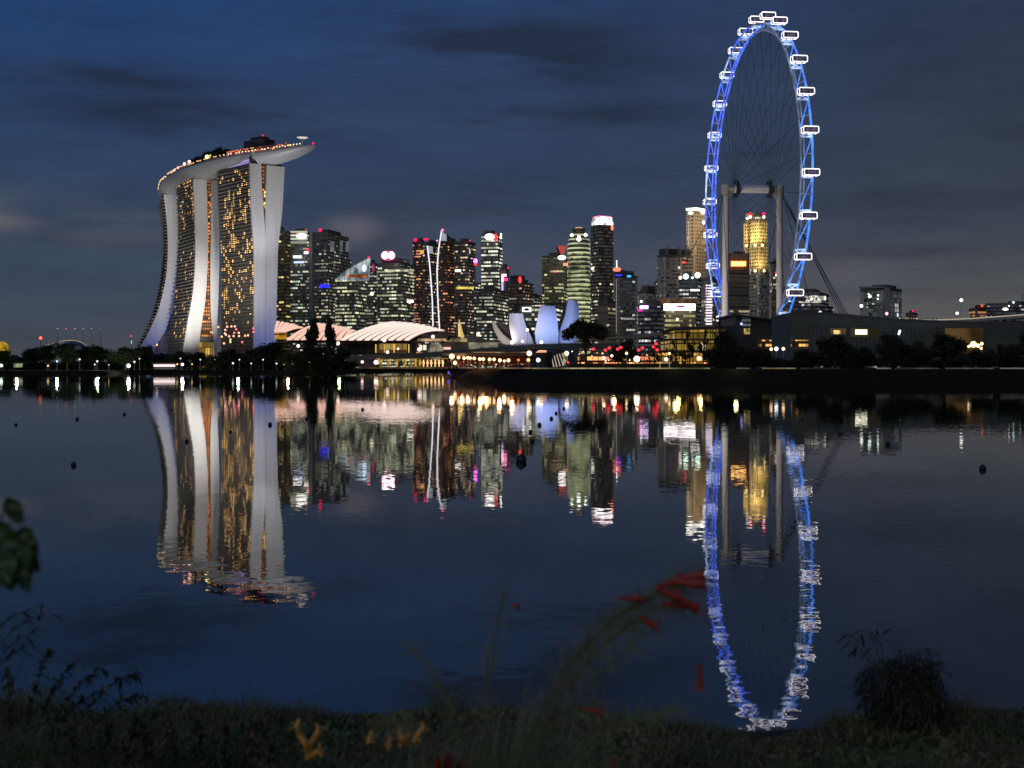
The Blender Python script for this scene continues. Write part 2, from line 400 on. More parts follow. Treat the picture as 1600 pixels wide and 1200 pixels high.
def hotelmat(name, seed, lit, s=2.3):
    m = bpy.data.materials.new(name); m.use_nodes = True; t = NT(m.node_tree)
    uv = t.n('ShaderNodeUVMap'); su = t.n('ShaderNodeSeparateXYZ', ins={0: uv.outputs[0]})
    u, v = su.outputs[0], su.outputs[1]
    cu, cv = t.m('DIVIDE', u, 4.2), t.m('DIVIDE', v, 3.35)
    iu, iv = t.m('FLOOR', cu), t.m('FLOOR', cv); fu, fv = t.m('SUBTRACT', cu, iu), t.m('SUBTRACT', cv, iv)
    mask = t.m('MULTIPLY', t.m('MULTIPLY', t.m('GREATER_THAN', fu, .22), t.m('LESS_THAN', fu, .80)), t.m('MULTIPLY', t.m('GREATER_THAN', fv, .3), t.m('LESS_THAN', fv, .95)))
    wn = lambda x, y, z: t.n('ShaderNodeTexWhiteNoise', noise_dimensions='3D', ins={0: t.comb(x, y, z)}).outputs[0]
    cl = t.noise(t.comb(t.m('DIVIDE', u, 15.0), t.m('DIVIDE', v, 24.0), seed), 1.0, 2, .6).outputs[0]
    h = t.m('DIVIDE', v, 180.0)
    env = t.ramp(h, lit)
    th = t.m('SUBTRACT', 1.0, t.m('MULTIPLY', env, t.smooth(cl, .40, .66, .03, .95)))
    on = t.m('MULTIPLY', t.m('GREATER_THAN', wn(iu, iv, seed), th), mask)
    br = t.m('MULTIPLY', t.m('ADD', .35, wn(iu, iv, seed+3)), s)
    col = t.mix(wn(iu, iv, seed+8), lin(255, 178, 80), lin(255, 210, 130))
    bc = t.mix(mask, (.12, .11, .09, 1), (.018, .018, .018, 1))
    dim = t.m('MULTIPLY', t.m('MULTIPLY', mask, wn(iu, iv, seed+14)), .05)
    p = t.n('ShaderNodeBsdfPrincipled', ins={'Base Color': bc, 'Roughness': .5, 'Emission Color': col, 'Emission Strength': t.m('ADD', t.m('MULTIPLY', on, br), dim)})
    t.t.links.new(p.outputs[0], t.n('ShaderNodeOutputMaterial').inputs[0]); m.cycles.emission_sampling = 'NONE'
    return m
def gv(x): return (x, x, x, 1)
M_atr = winmat('orange lit atrium glass', wall=(.06, .035, .02), glass=(.03, .02, .015), fh=3.4, bay=2.2, lit=.75, ca=(255, 130, 50), cb=(255, 165, 85), s=1.3, seed=3, wx=(.15, .85), wy=(.3, .8), rowvar=.1)
M_fin = pmat('balcony slabs', (.20, .19, .165), .8, vs=.1)
M_roof_dk = pmat('roof plant cladding', (.045, .045, .05), .6)
M_violet = emat('violet light strip', (190, 170, 240), .75)
TW = {
 'R': dict(Q=(-232.4, 1140.0), L=62, ud=(-.645, .764), ztop=181,
   prof=[(258, 391, 407, 417.5, 443.7), (296, 391.8, 408.5, 416.6, 442), (330, 393, 411, 415.8, 440), (360, 395, 413, 415.2, 436.5), (390, 397, 414.5, 415.0, 433.5), (430, 398, 414.9, 415.1, 432.6), (470, 397.8, 414.9, 415.1, 431.5), (535, 397, 414.4, 414.6, 430), (560, 397, 414.4, 414.6, 429)],
   lit=[(0, gv(.0)), (.07, gv(.02)), (.17, gv(.05)), (.3, gv(.24)), (.36, gv(.95)), (.40, gv(.95)), (.42, gv(.1)), (.46, gv(.75)), (.52, gv(.4)), (.6, gv(.85)), (.86, gv(.95)), (1, gv(.55))],
   label='nearest of the three curved hotel towers, with many warm lit rooms, at the right end', seed=1.3),
 'M': dict(Q=(-306.0, 1231.0), L=62, ud=(-.49, .87), ztop=176,
   prof=[(281, 302.5, 322, 331, 342), (350, 305, 324, 330.2, 342), (400, 306, 324.2, 329.6, 342), (450, 303, 321.8, 329.4, 341), (480, 298.5, 319, 330, 340), (500, 294.5, 315.5, 331, 339), (525, 290.5, 312, 334, 338.6), (545, 287, 309.5, 337, 338.2), (560, 284, 307, 337, 338)],
   lit=[(0, gv(.08)), (.12, gv(.12)), (.3, gv(.16)), (.34, gv(.5)), (.37, gv(.12)), (.8, gv(.14)), (.86, gv(.7)), (1, gv(.95))],
   label='middle one of the three curved hotel towers, splaying apart over a yellow lit lobby', seed=7.9),
 'L': dict(Q=(-366.0, 1348.0), L=62, ud=(-.33, .944), ztop=172,
   prof=[(305, 256.5, 277, 284, 302), (350, 261.5, 278, 284, 302), (390, 263, 278, 284, 302), (430, 260.5, 275.5, 284, 301), (455, 256, 273.5, 285, 300), (480, 249.5, 270, 285, 300), (500, 242, 264, 286, 300), (520, 232.5, 256, 286, 300), (540, 221.5, 243, 287, 300), (560, 209, 230, 288, 300)],
   lit=[(0, gv(.2)), (.15, gv(.12)), (.9, gv(.15)), (1, gv(.3))],
   label='farthest of three curved hotel towers, its pale leg sweeping out to the left', seed=12.1),
}
HOT = {}
for key, t_ in TW.items():
    Q = Vector(t_['Q']).to_3d(); ud = Vector(t_['ud']).normalized(); dv = Vector((-ud.y, ud.x))  # dv points out to the left
    u3, v3 = ud.to_3d(), dv.to_3d()
    rows = []
    for (py, eo, ei, wi, wo) in t_['prof']:
        r = []
        for px in (eo, ei, wi, wo):
            tt, z = hit(px, py, Q, dv); r.append(tt)
        tt, z = hit((eo+wo)/2, py, Q, dv)
        rows.append((z, r))
    rows = [(z, r) for z, r in rows]
    zt = rows[0][0]; rows[-1] = (1.5, rows[-1][1])
    def at(z, k, rows=rows):
        i = next((j for j in range(len(rows)-1) if z >= rows[j+1][0]), len(rows)-2)
        s_ = max(0, min(1, (z-rows[i+1][0])/(rows[i][0]-rows[i+1][0])))
        def tan(j):
            a_, b_ = max(0, j-1), min(len(rows)-1, j+1)
            return (rows[a_][1][k]-rows[b_][1][k])/(rows[a_][0]-rows[b_][0])
        hh = rows[i][0]-rows[i+1][0]; p0, p1 = rows[i+1][1][k], rows[i][1][k]; m0, m1 = tan(i+1)*hh, tan(i)*hh
        return (2*s_**3-3*s_**2+1)*p0+(s_**3-2*s_**2+s_)*m0+(3*s_**2-2*s_**3)*p1+(s_**3-s_**2)*m1
    zs = [1.5+(zt-1.5)*i/36 for i in range(37)]
    root = thing('hotel_tower', tuple(Q+v3*at(1.5, 1)+Vector((0, 0, 1.5))), t_['label'], 'hotel tower', 'curved towers of the waterfront hotel')
    HOT[key] = dict(Q=Q, u=u3, v=v3, at=at, zt=zt, L=t_['L'], root=root)
    L = t_['L']
    def pt(uu, z, tt): q = Q+u3*uu+v3*tt; return (q.x, q.y, z)
    # the two legs as solid slabs (body), facades in the window material
    for leg, (ka, kb) in (('east_slab', (0, 1)), ('west_slab', (2, 3))):
        fac = MB()
        for z0, z1 in zip(zs, zs[1:]):
            for kk, sgn in ((ka, 1), (kb, -1)):
                a0, a1 = at(z0, kk), at(z1, kk)
                q = [pt(1.2, z0, a0), pt(L, z0, a0), pt(L, z1, a1), pt(1.2, z1, a1)]
                uv = [(0, z0), (L, z0), (L, z1), (0, z1)]
                fac.face(q if sgn < 0 else q[::-1], uv if sgn < 0 else uv[::-1])
            fac.face([pt(L, z0, at(z0, ka)), pt(L, z0, at(z0, kb)), pt(L, z1, at(z1, kb)), pt(L, z1, at(z1, ka))], [(-1, -1)]*4)
        fac.face([pt(1.2, zt, at(zt, ka)), pt(1.2, zt, at(zt, kb)), pt(L, zt, at(zt, kb)), pt(L, zt, at(zt, ka))], [(-1, -1)]*4)
        if leg == 'east_slab': hm = hotelmat('hotel facade '+key, t_['seed'], t_['lit'])
        fac.build(leg, hm, root)
        ew = MB()
        for z0, z1 in zip(zs, zs[1:]):
            a0, b0, a1, b1 = at(z0, ka)+.5, at(z0, kb)-.3, at(z1, ka)+.5, at(z1, kb)-.3
            ew.face([pt(-.6, z0, a0), pt(-.6, z0, b0), pt(-.6, z1, b1), pt(-.6, z1, a1)])
            ew.face([pt(-.6, z0, a0), pt(-.6, z1, a1), pt(1.2, z1, a1), pt(1.2, z0, a0)])
            ew.face([pt(-.6, z0, b0), pt(1.2, z0, b0), pt(1.2, z1, b1), pt(-.6, z1, b1)])
        ew.face([pt(-.6, zt, at(zt, ka)+.5), pt(-.6, zt, at(zt, kb)-.3), pt(1.2, zt, at(zt, kb)-.3), pt(1.2, zt, at(zt, ka)+.5)])
        o = ew.build('end_wall', M_endwall, root)
    # balconies: a slab at each floor along the outer curved face
    bal = MB(); z = 5.0; bp = 2.8 if key == 'L' else 1.5
    while z < zt-3:
        a = at(z, 0); b = at(z+.1, 0)
        P = [pt(1.4, z, a-.2), pt(L, z, a-.2), pt(L, z, a+bp), pt(1.4, z, a+bp)]
        Qs = [(x, y, zz+.75) for x, y, zz in P]
        bal.faces(P+Qs, [(0, 3, 2, 1), (4, 5, 6, 7), (0, 1, 5, 4), (1, 2, 6, 5), (2, 3, 7, 6), (3, 0, 4, 7)])
        z += 3.35
    bal.build('balconies', M_fin, root)
    # glass atrium between the legs
    at_ = MB(); K = 36
    for z0, z1 in zip(zs, zs[1:]):
        a0, b0, a1, b1 = at(z0, 1)-.4, at(z0, 2)+.2, at(z1, 1)-.4, at(z1, 2)+.2
        if a0-b0 < .2 and a1-b1 < .2: continue
        at_.face([pt(4, z0, a0), pt(4, z0, b0), pt(4, z1, b1), pt(4, z1, a1)], [(a0-b0, z0), (0, z0), (0, z1), (a1-b1, z1)])
    at_.build('atrium', M_atr if key != 'L' else hm, root)
    # recessed crown and V struts under the ship
    cr = MB(); pw = [pt(1.6, zt, at(zt, 0)-1.5), pt(1.6, zt, at(zt, 3)+1.5), pt(L-1, zt, at(zt, 3)+1.5), pt(L-1, zt, at(zt, 0)-1.5)]
    cr.prism([p[:2] for p in pw], zt+.05, zt+8); cr.build('crown', M_roof_dk, root)
    vs = MB()
    for uu in (.2, ):
        for tm in (at(zt, 1)+1, ):
            vs.tube(pt(uu, zt-.5, tm), pt(uu-1, zt+10, tm+6.5), .8); vs.tube(pt(uu, zt-.5, tm), pt(uu-1, zt+8, tm-5), .8)
    vs.build('strut', M_white, root)
    ls = MB(); a = at(zt, 0)-1.2
    for zz, hh in ((zt+.9, 1.0), (zt+2.6, 1.7)):
        q0, q1 = pt(4, zz, a), pt(L-6, zz, a)
        ls.slab([q0, q1, (q1[0], q1[1], zz+hh), (q0[0], q0[1], zz+hh)], v3*.6)
    if key != 'L': ls.build('light_strip', M_violet, root)
    if key == 'R':
        s2 = MB(); s2.box(Vector(pt(-.8, zt+4.5, at(zt, 3)+4)), (6, .6, 1.6), -.6); s2.build('lit_sign', M_wht, root)
# ring of rose lamps low on the nearest tower
for x, y, c_ in [(355, 510.5, 0), (361.5, 510, 0), (367, 510, 0), (352, 515.5, 0), (369, 514.5, 1), (351.5, 521, 0), (353, 523, 0), (366, 520, 1), (373, 520, 0), (358, 525.5, 0), (365, 525, 0), (373.5, 525, 0), (350, 536.5, 0), (360, 534.5, 2), (360, 530.5, 2), (378.5, 534.5, 1), (383, 524.5, 2), (387.5, 524, 0), (396, 513, 1), (396, 518.5, 1), (341, 511, 2), (346.5, 526, 2)]:
    b = MB(); b.ball(W(x, y, 1136-(x-345)*.1), .95, 8, 5); b.build('room_lamp', emat('rose room lamp %d' % c_, [(255, 190, 165), (255, 110, 120), (255, 185, 90)][c_], 1.8), HOT['R']['root'])
# glowing lobby of the middle tower
h = HOT['M']
lb = MB()
M_lobby = winmat('yellow lobby glass', wall=(.05, .04, .02), glass=(.05, .04, .02), fh=7, bay=2.2, lit=1.2, ca=(235, 190, 90), cb=(220, 170, 70), s=.75, seed=4, wx=(.1, .9), wy=(.02, .95), rowvar=.1)
def ptM(uu, z, tt): q = h['Q']+h['u']*uu+h['v']*tt; return (q.x, q.y, z)
a, b = h['at'](10, 1), h['at'](10, 2)
lb.face([ptM(2.5, 2, a+1), ptM(2.5, 2, b-1), ptM(2.5, 26, b), ptM(2.5, 26, a-1.5)], [(0, 2), (a-b, 2), (a-b, 26), (0, 26)])
lb.build('lobby', M_lobby, h['root'])
l2 = MB(); l2.slab([ptM(2.2, 26, a-1), ptM(2.2, 26, b-.5), ptM(2.2, 31, b-.5), ptM(2.2, 31, a-2)], h['u']*-1.2); l2.build('lobby_canopy', M_cond, h['root'])

# floodlights washing the end walls
for key in 'RML':
    h = HOT[key]; q = h['Q']; mid = lambda z: (h['at'](z, 0)+h['at'](z, 3))/2
    tc_ = (-q).normalized()
    c0 = q+tc_*250+h['v']*mid(60)
    point((c0.x, c0.y, 14), (1.5e6 if key == 'R' else .72e6 if key == 'M' else 1.4e6), (255, 249, 243), 3, kind='SPOT', name='flood_lamp', aim=Vector((q.x, q.y, 120))+h['v']*mid(100), cone=46, blend=1)
    b0 = q-h['u']*62+h['v']*(mid(10)-20)
    point((b0.x, b0.y, 3), 1.05e5 if key != 'M' else .7e5, (120, 145, 255), 3, kind='SPOT', name='flood_lamp', aim=Vector((q.x, q.y, 44))+h['v']*mid(44), cone=110, blend=1)

# the ship on top
ctrl = [(-173.5, 1131), (-192, 1138), (-213, 1149), (-240, 1170), (-262, 1192), (-284, 1219), (-306, 1248), (-322, 1278), (-337, 1310), (-351, 1345), (-363, 1385), (-372, 1412), (-378, 1432)]
def cr_spline(P, t):
    n = len(P)-1; x = t*n; i = min(int(x), n-1); f = x-i
    p = [Vector(P[max(0, min(n, i+k))]) for k in (-1, 0, 1, 2)]
    return .5*((2*p[1])+(p[2]-p[0])*f+(2*p[0]-5*p[1]+4*p[2]-p[3])*f*f+(3*p[1]-p[0]-3*p[2]+p[3])*f**3)
ZD = 192.4
def ship_axis(t):
    p = cr_spline(ctrl, t); d = (cr_spline(ctrl, min(1, t+.01))-cr_spline(ctrl, max(0, t-.01))).normalized()
    return p, d, Vector((-d.y, d.x))       # left of travel: outward (towards the camera's left)
def ship_w(t):
    w = 19.0
    if t < .34: w *= (max(0.0, 1-((.34-t)/.34)**2.3))**.62*1.0
    if t > .84: w *= (max(0, 1-((t-.84)/.16)**2.2))**.6
    return max(w, .25)
def ship_pt(t, a):
    """a from 0 (outer deck edge) to 1 (inner deck edge) round the belly"""
    p, d, nn = ship_axis(t); w = ship_w(t); dep = 9.5*min(1, (w/19.0))**.8
    if t < .25: dep = 9.5*(max(.02, t/.25))**.62
    zd = ZD+6.5*max(0, (.2-t)/.2)**2+3.5*max(0, (t-.86)/.14)
    th = pi*a; x = -cos(th)*w; z = zd-dep*(sin(th)**.75)
    q = p-nn*x*1.0
    return (q.x, q.y, z)
root = thing('roof_ship', (ctrl[6][0], ctrl[6][1], 188), 'long boat shaped roof deck carried on top of the three hotel towers', 'roof deck')
mb = MB(); mb.grid(lambda a, t: ship_pt(t, a), 20, 110, uvfn=lambda a, t: (a*40, t*340))
M_hull = pmat('pale hull panels', (.42, .42, .42), .5, vs=.04, var=.12)
def hullmat():
    m = bpy.data.materials.new('panelled hull'); m.use_nodes = True; t = NT(m.node_tree)
    uv = t.n('ShaderNodeUVMap'); su = t.n('ShaderNodeSeparateXYZ', ins={0: uv.outputs[0]})
    st = t.m('LESS_THAN', t.m('FRACT', t.m('DIVIDE', t.m('ADD', su.outputs[1], t.m('MULTIPLY', su.outputs[0], .5)), 3.0)), .18)
    st2 = t.m('LESS_THAN', t.m('FRACT', t.m('DIVIDE', su.outputs[0], 2.5)), .10)
    c = t.mix(t.m('MAXIMUM', st, st2), (.46, .46, .46, 1), (.34, .34, .34, 1))
    p = t.n('ShaderNodeBsdfPrincipled', ins={'Base Color': c, 'Roughness': .55, 'Metallic': .2})
    t.t.links.new(p.outputs[0], t.n('ShaderNodeOutputMaterial').inputs[0]); return m
mb.build('hull', hullmat(), root, smooth=True)
dk = MB(); dk.grid(lambda a, t: (lambda A, B: (A[0]+(B[0]-A[0])*a, A[1]+(B[1]-A[1])*a, A[2]+.02))(ship_pt(t, 0), ship_pt(t, 1)), 1, 60)
dk.build('deck', M_cond, root)
def rim_pt(t, side, dz, inset=.6):
    p, d, nn = ship_axis(t); w = max(.1, ship_w(t)-inset); q = p+nn*w*side
    return Vector((q.x, q.y, ship_pt(t, 0)[2]+dz))
for side in (1, -1):
    rl = MB()
    for i in range(5, 108): rl.slab([rim_pt(i/110, side, 0), rim_pt((i+1)/110, side, 0), rim_pt((i+1)/110, side, 1.6), rim_pt(i/110, side, 1.6)], (0, 0.3, 0))
    rl.build('parapet', M_grey, root)
# small lights strung along the parapet
for k, (t0, t1, col, st, sz) in enumerate([(.05, .30, (255, 235, 200), 1.6, .55), (.30, .62, (255, 200, 130), 1.3, .55), (.62, .93, (255, 210, 140), 1.2, .5)]):
    t = t0
    while t < t1:
        if rnd.random() < .75: MB().box(rim_pt(t, 1, 2.6+rnd.random()*.8, .2), (sz*1.8, sz*1.8, sz*1.5)).build('parapet_light', emat('parapet lights '+str(k), col, st), root)
        t += .009
# deck structures
def deck_pt(t, x, dz=0):
    p, d, nn = ship_axis(t); w = ship_w(t); q = p+nn*w*x; return Vector((q.x, q.y, ship_pt(t, 0)[2]+dz))
def deck_box(t0, t1, x0, x1, z0, z1, name, mat):
    b = MB(); K = 6; P0 = [deck_pt(t0+(t1-t0)*i/K, x0) for i in range(K+1)]; P1 = [deck_pt(t0+(t1-t0)*i/K, x1) for i in range(K+1)]
    poly = [(p.x, p.y) for p in P0]+[(p.x, p.y) for p in reversed(P1)]
    b.prism(poly, P0[0].z+z0, P0[0].z+z1); return b.build(name, mat, root)
M_deckwin = winmat('deck restaurant', wall=(.05, .04, .035), fh=2.6, bay=2.4, lit=.55, ca=(255, 190, 110), cb=(255, 150, 90), s=1.3, seed=8, rowvar=.1)
deck_box(.10, .30, -.5, .62, .1, 5.6, 'restaurant', M_deckwin)
deck_box(.185, .25, -.4, .35, 5.5, 15, 'lift_house', M_roof_dk)
deck_box(.20, .235, -.3, .2, 14.9, 18, 'lift_house_top', M_roof_dk)
deck_box(.42, .50, -.4, .2, .1, 5, 'pavilion', M_deckwin)
deck_box(.66, .84, -.3, .3, .1, 3.6, 'spa_pavilion', M_deckwin)
for i in range(34):
    t = rnd.uniform(.10, .29); MB().box(deck_pt(t, .64, rnd.uniform(3, 6.5)), (.8, .8, .7)).build('terrace_light', emat('red terrace lights', (255, 90, 80), 1.2), root)
par = MB(); p = deck_pt(.055, .2); par.tube(p, p+Vector((0, 0, 8)), .5); par.tube(p+Vector((0, 0, 8)), p+Vector((0, 0, 9.6)), 1.0, 5.0, 14); par.tube(p+Vector((0, 0, 9.6)), p+Vector((0, 0, 10)), 5, 4.6, 14)
par.build('mushroom_canopy', M_white, root)
pc = MB(); pc.tube(p+Vector((0, 0, 8.2)), p+Vector((0, 0, 9.5)), 1.6, 5.1, 14, False); pc.build('canopy_light', emat('canopy glow', (240, 225, 220), .8), root)
for t, x, dz, r, m in [(.012, .3, 1.5, .9, M_red), (.205, 0, 19, .9, M_red), (.985, .5, -6, 1.0, M_red)]:
    b = MB(); b.ball(deck_pt(t, x, dz), r); b.build('beacon', m, root)
for t, x, dz, r, c, st in [(.375, .8, 6, 1.9, (255, 225, 150), 3.0), (.46, .85, 6, 1.6, (255, 190, 170), 2.6), (.485, .85, 5.5, 1.5, (255, 180, 160), 2.4), (.53, .85, 4.5, 1.2, (255, 170, 150), 2), (.57, .85, 4, 1.2, (255, 180, 160), 1.6), (.60, .85, 3.6, .9, (255, 200, 170), 1.6), (.87, .8, 5, 1.5, (255, 110, 120), 2.0), (.36, .8, 6.5, 1.0, (230, 210, 90), 1.2), (.68, .85, 4, .9, (255, 225, 170), 1.3), (.72, .85, 4, .9, (240, 235, 170), 1.2)]:
    b = MB(); b.ball(deck_pt(t, x, dz), r, 8, 5); b.build('terrace_lamp', emat('terrace lamp %s' % (c,), c, st), root)
# light on the hull from unseen spots hung in the air beside the towers
for t, e, x, cone in ((.12, 3.2e5, 2.0, 70), (.37, 1.6e5, 5.0, 55), (.66, 1.6e5, 5.0, 55), (.90, 1.5e5, 4.0, 50)):
    p = deck_pt(t, x, 0); p.z = 60; point(tuple(p), e, (225, 228, 240), 3, kind='SPOT', name='flood_lamp', aim=deck_pt(t, .3, -4), cone=cone, blend=1)
# ------------------------------------------------------------------ skyline
# every tower: (x0, x1, corner) in picture pixels at distance d, roof at ytop
def footprint(x0, x1, xc, d, A=25.0):
    C = G(xc, d); 
    wl = (xc-x0)*d/F; wr = (x1-xc)*d/F; tA = math.tan(radians(A))
    dl = max(wl*tA, .5) if wl > 1 else 25; dr = wr/tA if wr > 1 else 25
    dl, dr = min(dl, 90), min(dr, 90)
    L = Vector(((x0-CX)*(d+dl)/F, d+dl)); R = Vector(((x1-CX)*(d+dr)/F, d+dr)); C = Vector((C.x, C.y))
    B = L+R-C
    return [(C.x, C.y), (R.x, R.y), (B.x, B.y), (L.x, L.y)]
def ztop(y, d): return H+(CY-y)*d/F
def shrink(poly, k, dx=0, dy=0):
    cx = sum(p[0] for p in poly)/len(poly); cy = sum(p[1] for p in poly)/len(poly)
    return [(cx+(p[0]-cx)*k+dx, cy+(p[1]-cy)*k+dy) for p in poly]
def tower(label, x0, x1, y, d, mat, xc=None, A=25, z0=1.0, name='office_tower', cat='office tower', grp='towers of the city skyline', cap=True):
    xc = x0+(x1-x0)*.62 if xc is None else xc
    fp = footprint(x0, x1, xc, d, A); zt = ztop(y, d)
    cx = sum(p[0] for p in fp)/4; cy = sum(p[1] for p in fp)/4
    root = thing(name, (cx, cy, z0), label, cat, grp)
    b = MB(); b.prism(fp, z0, zt); b.build('facade', mat, root)
    if cap:
        c = MB(); c.prism(shrink(fp, 1.012), zt-2.2, zt+.6); c.build('parapet', M_cond, root)
        r = MB(); k = rnd.uniform(.35, .6); r.prism(shrink(fp, k, rnd.uniform(-4, 4), 0), zt+.6, zt+rnd.uniform(3, 6)); r.build('plant_room', M_cond, root)
    return root, fp, zt
def pxbox(root, name, x0, y0, x1, y1, d, mat, thick=2.5):
    """a real box whose front spans the pixels at distance d"""
    b = MB(); a = W(x0, y1, d); c = W(x1, y0, d)
    b.box(((a.x+c.x)/2, d+thick/2, (a.z+c.z)/2), (abs(c.x-a.x), thick, abs(c.z-a.z)))
    return b.build(name, mat, root)
def pxball(root, name, x, y, d, rpx, mat, sz=None):
    b = MB(); b.ball(W(x, y, d), rpx*d/F, 10, 6, sz); return b.build(name, mat, root, smooth=True)
def beacon(root, x, y, d, r=2.0, mat=None): return pxball(root, 'beacon', x, y, d, r, mat or M_red)
def strip(root, name, pts, d, wpx, mat, thick=.8):
    b = MB()
    for p, q in zip(pts, pts[1:]): b.tube(W(p[0], p[1], d), W(q[0], q[1], d), wpx*d/F/2)
    return b.build(name, mat, root)

WA = dict(wall=(.09, .10, .10), glass=(.02, .028, .03))
fw1 = winmat('facade cool rows', **WA, fh=4.0, bay=3.2, lit=.34, ca=(225, 240, 215), cb=(255, 245, 205), s=1.0, seed=1, run=18)
fw2 = winmat('facade dense rows', **WA, fh=4.0, bay=3.0, lit=.5, ca=(235, 245, 215), cb=(255, 244, 190), s=1.1, seed=2, run=16)
fw3 = winmat('facade warm rooms', wall=(.07, .06, .06), fh=3.8, bay=3.4, lit=.2, ca=(255, 190, 120), cb=(255, 160, 140), s=.9, seed=3, run=5)
fw4 = winmat('facade dim', wall=(.08, .09, .10), fh=4.2, bay=3.4, lit=.12, ca=(230, 240, 220), cb=(255, 230, 180), s=.8, seed=4, run=12, low=.35)
fw5 = winmat('facade yellow rooms', wall=(.05, .05, .045), fh=4.2, bay=3.6, lit=.13, ca=(255, 205, 110), cb=(240, 230, 150), s=1.1, seed=5, run=11)
fw6 = winmat('facade sparse', wall=(.06, .055, .06), fh=4.0, bay=3.2, lit=.22, ca=(255, 215, 160), cb=(255, 240, 230), s=.9, seed=6, run=6)
fw7 = winmat('facade bright rows', **WA, fh=4.4, bay=3.0, lit=.66, ca=(245, 250, 225), cb=(255, 250, 220), s=1.3, seed=7, run=28, rowvar=.9, wy=(.25, .72))
fw8 = winmat('facade brown grid', wall=(.22, .19, .16), glass=(.03, .03, .03), fh=4.0, bay=3.2, lit=.10, ca=(255, 235, 180), cb=(255, 245, 230), s=.9, seed=8, run=10, wy=(.35, .9))
fw9 = winmat('facade pale grid', wall=(.36, .35, .33), glass=(.025, .025, .03), fh=4.0, bay=3.8, lit=.08, ca=(255, 245, 215), cb=(245, 245, 235), s=1.0, seed=9, run=10, wy=(.3, .92), pier=22)
fw10 = winmat('facade olive', wall=(.16, .15, .10), glass=(.05, .05, .035), fh=4.0, bay=3.6, lit=.16, ca=(240, 240, 170), cb=(255, 245, 200), s=.9, seed=10, run=10, low=.25)
fw11 = winmat('facade with light piers', wall=(.20, .19, .17), glass=(.02, .02, .025), fh=4.0, bay=3.6, lit=.22, ca=(245, 240, 225), cb=(230, 230, 220), s=.8, seed=11, run=16, pier=21)
fw12 = winmat('facade dark glass', wall=(.035, .035, .05), glass=(.02, .02, .03), fh=4.2, bay=3.2, lit=.14, ca=(255, 255, 240), cb=(230, 240, 255), s=.9, seed=12, run=18)
fw13 = winmat('facade yellow office', wall=(.14, .13, .08), glass=(.08, .07, .03), fh=4.0, bay=2.6, lit=.62, ca=(245, 235, 150), cb=(255, 245, 190), s=.7, seed=13, run=24)
fw14 = winmat('facade brown stripes', wall=(.20, .165, .13), glass=(.03, .028, .026), fh=4.2, bay=40.0, lit=.05, ca=(255, 235, 190), cb=(255, 235, 200), s=.5, seed=14, run=30, wx=(0, 1), wy=(.35, .85), rowvar=1.0)

# --- left group
r, fp, zt = tower('dark tower with yellow lit rooms just right of the hotel', 432, 454, 361, 1500, fw5, xc=447)
r, fp, zt = tower('slim glass tower with bright white bands and a glowing oval sign on top', 452, 488, 362, 1560, fw1, xc=480.5, A=12)
M_band = winmat('bright crown floors', wall=(.3, .3, .28), glass=(.1, .1, .1), fh=4.2, bay=30, lit=1.3, ca=(255, 255, 225), cb=(245, 255, 220), s=1.0, seed=20, wx=(0, 1), wy=(.3, .75), rowvar=.1)
pxbox(r, 'crown_floors', 452.5, 360, 480, 380.5, 1555, M_band, 4); pxbox(r, 'side_wall', 480.6, 361.5, 488, 520, 1566, pmat('grey side wall', (.24, .25, .25), .7, vs=.05), 20)
pxball(r, 'sign', 471, 368.5, 1553, 7, M_wht, (1.25, .3, .6)); pxball(r, 'sign', 464, 367, 1554, 4, emat('sign red', (255, 60, 60), 1.6), (.6, .3, .8))
beacon(r, 478, 359, 1550, 1.2); beacon(r, 481, 390, 1550, 2.2)
pxbox(r, 'sign', 458, 399.5, 471, 403, 1553, M_wht); pxbox(r, 'sign', 459, 408.5, 474, 411, 1553, emat('blue white sign', (190, 205, 255), 1.6)); pxbox(r, 'sign', 475, 393, 481, 396.5, 1553, M_wht)
r, fp, zt = tower('broad dark faceted tower with faint white streaks below its roof', 489, 545, 363, 1620, fw4, xc=512, A=20)
M_ghost = emat('dim column glow', (150, 155, 160), .55, .8, .05)
for x, w_ in ((516, 6), (531, 4), (540, 5)): pxbox(r, 'light_column', x, 377, x+w_, 393, 1612, M_ghost, 1.5)
fpb = footprint(489, 549, 512, 1622, 20); b = MB(); b.prism(fpb, 1, ztop(398, 1622)); b.build('lower_block', fw4, r)
beacon(r, 500.5, 359.5, 1610, 2.6); pxbox(r, 'sign', 500, 444, 515, 449.5, 1600, emat('blue sign', (50, 50, 255), 1.2))
strip(r, 'light_strip', [(489.5, 413), (489, 444)], 1598, 1.3, M_wht); strip(r, 'light_strip', [(489, 413), (532, 410)], 1597, 1.4, emat('pale strip', (255, 250, 215), .9, .7, .05))
# --- tower with the sloping sail crown
r, fp, zt = tower('tower with a lit triangular glass sail sloping up to a point on its roof', 524, 573, 435, 1420, fw2, xc=556, A=20, cap=False)
M_sail = emat('lit sail glass', (205, 220, 225), .75, .5, .09)
b = MB(); b.slab([W(523, 437, 1418), W(575, 437, 1418), W(577, 403, 1418), W(566, 408, 1418), W(548, 418, 1418), W(535, 427, 1418)], (0, 12, 0)); b.build('sail_crown', M_sail, r)
strip(r, 'sail_rib', [(524, 436), (537, 424), (552, 415), (577, 402)], 1416, 1.3, M_grey)
for x, y0 in ((530, 430), (538, 424), (547, 418), (556, 413), (565, 408.5), (571, 406)): strip(r, 'sail_rib', [(x, 437), (x+1, y0)], 1416, .8, M_grey)
pxball(r, 'sign', 569, 419, 1415, 5, emat('pale blue sign', (190, 220, 255), 2.2), (.7, .3, 1.1)); pxbox(r, 'light_band', 543, 429, 573, 433.5, 1414, emat('orange band', (255, 140, 70), .9, .6, .08))
beacon(r, 576, 402, 1414, 1.6)
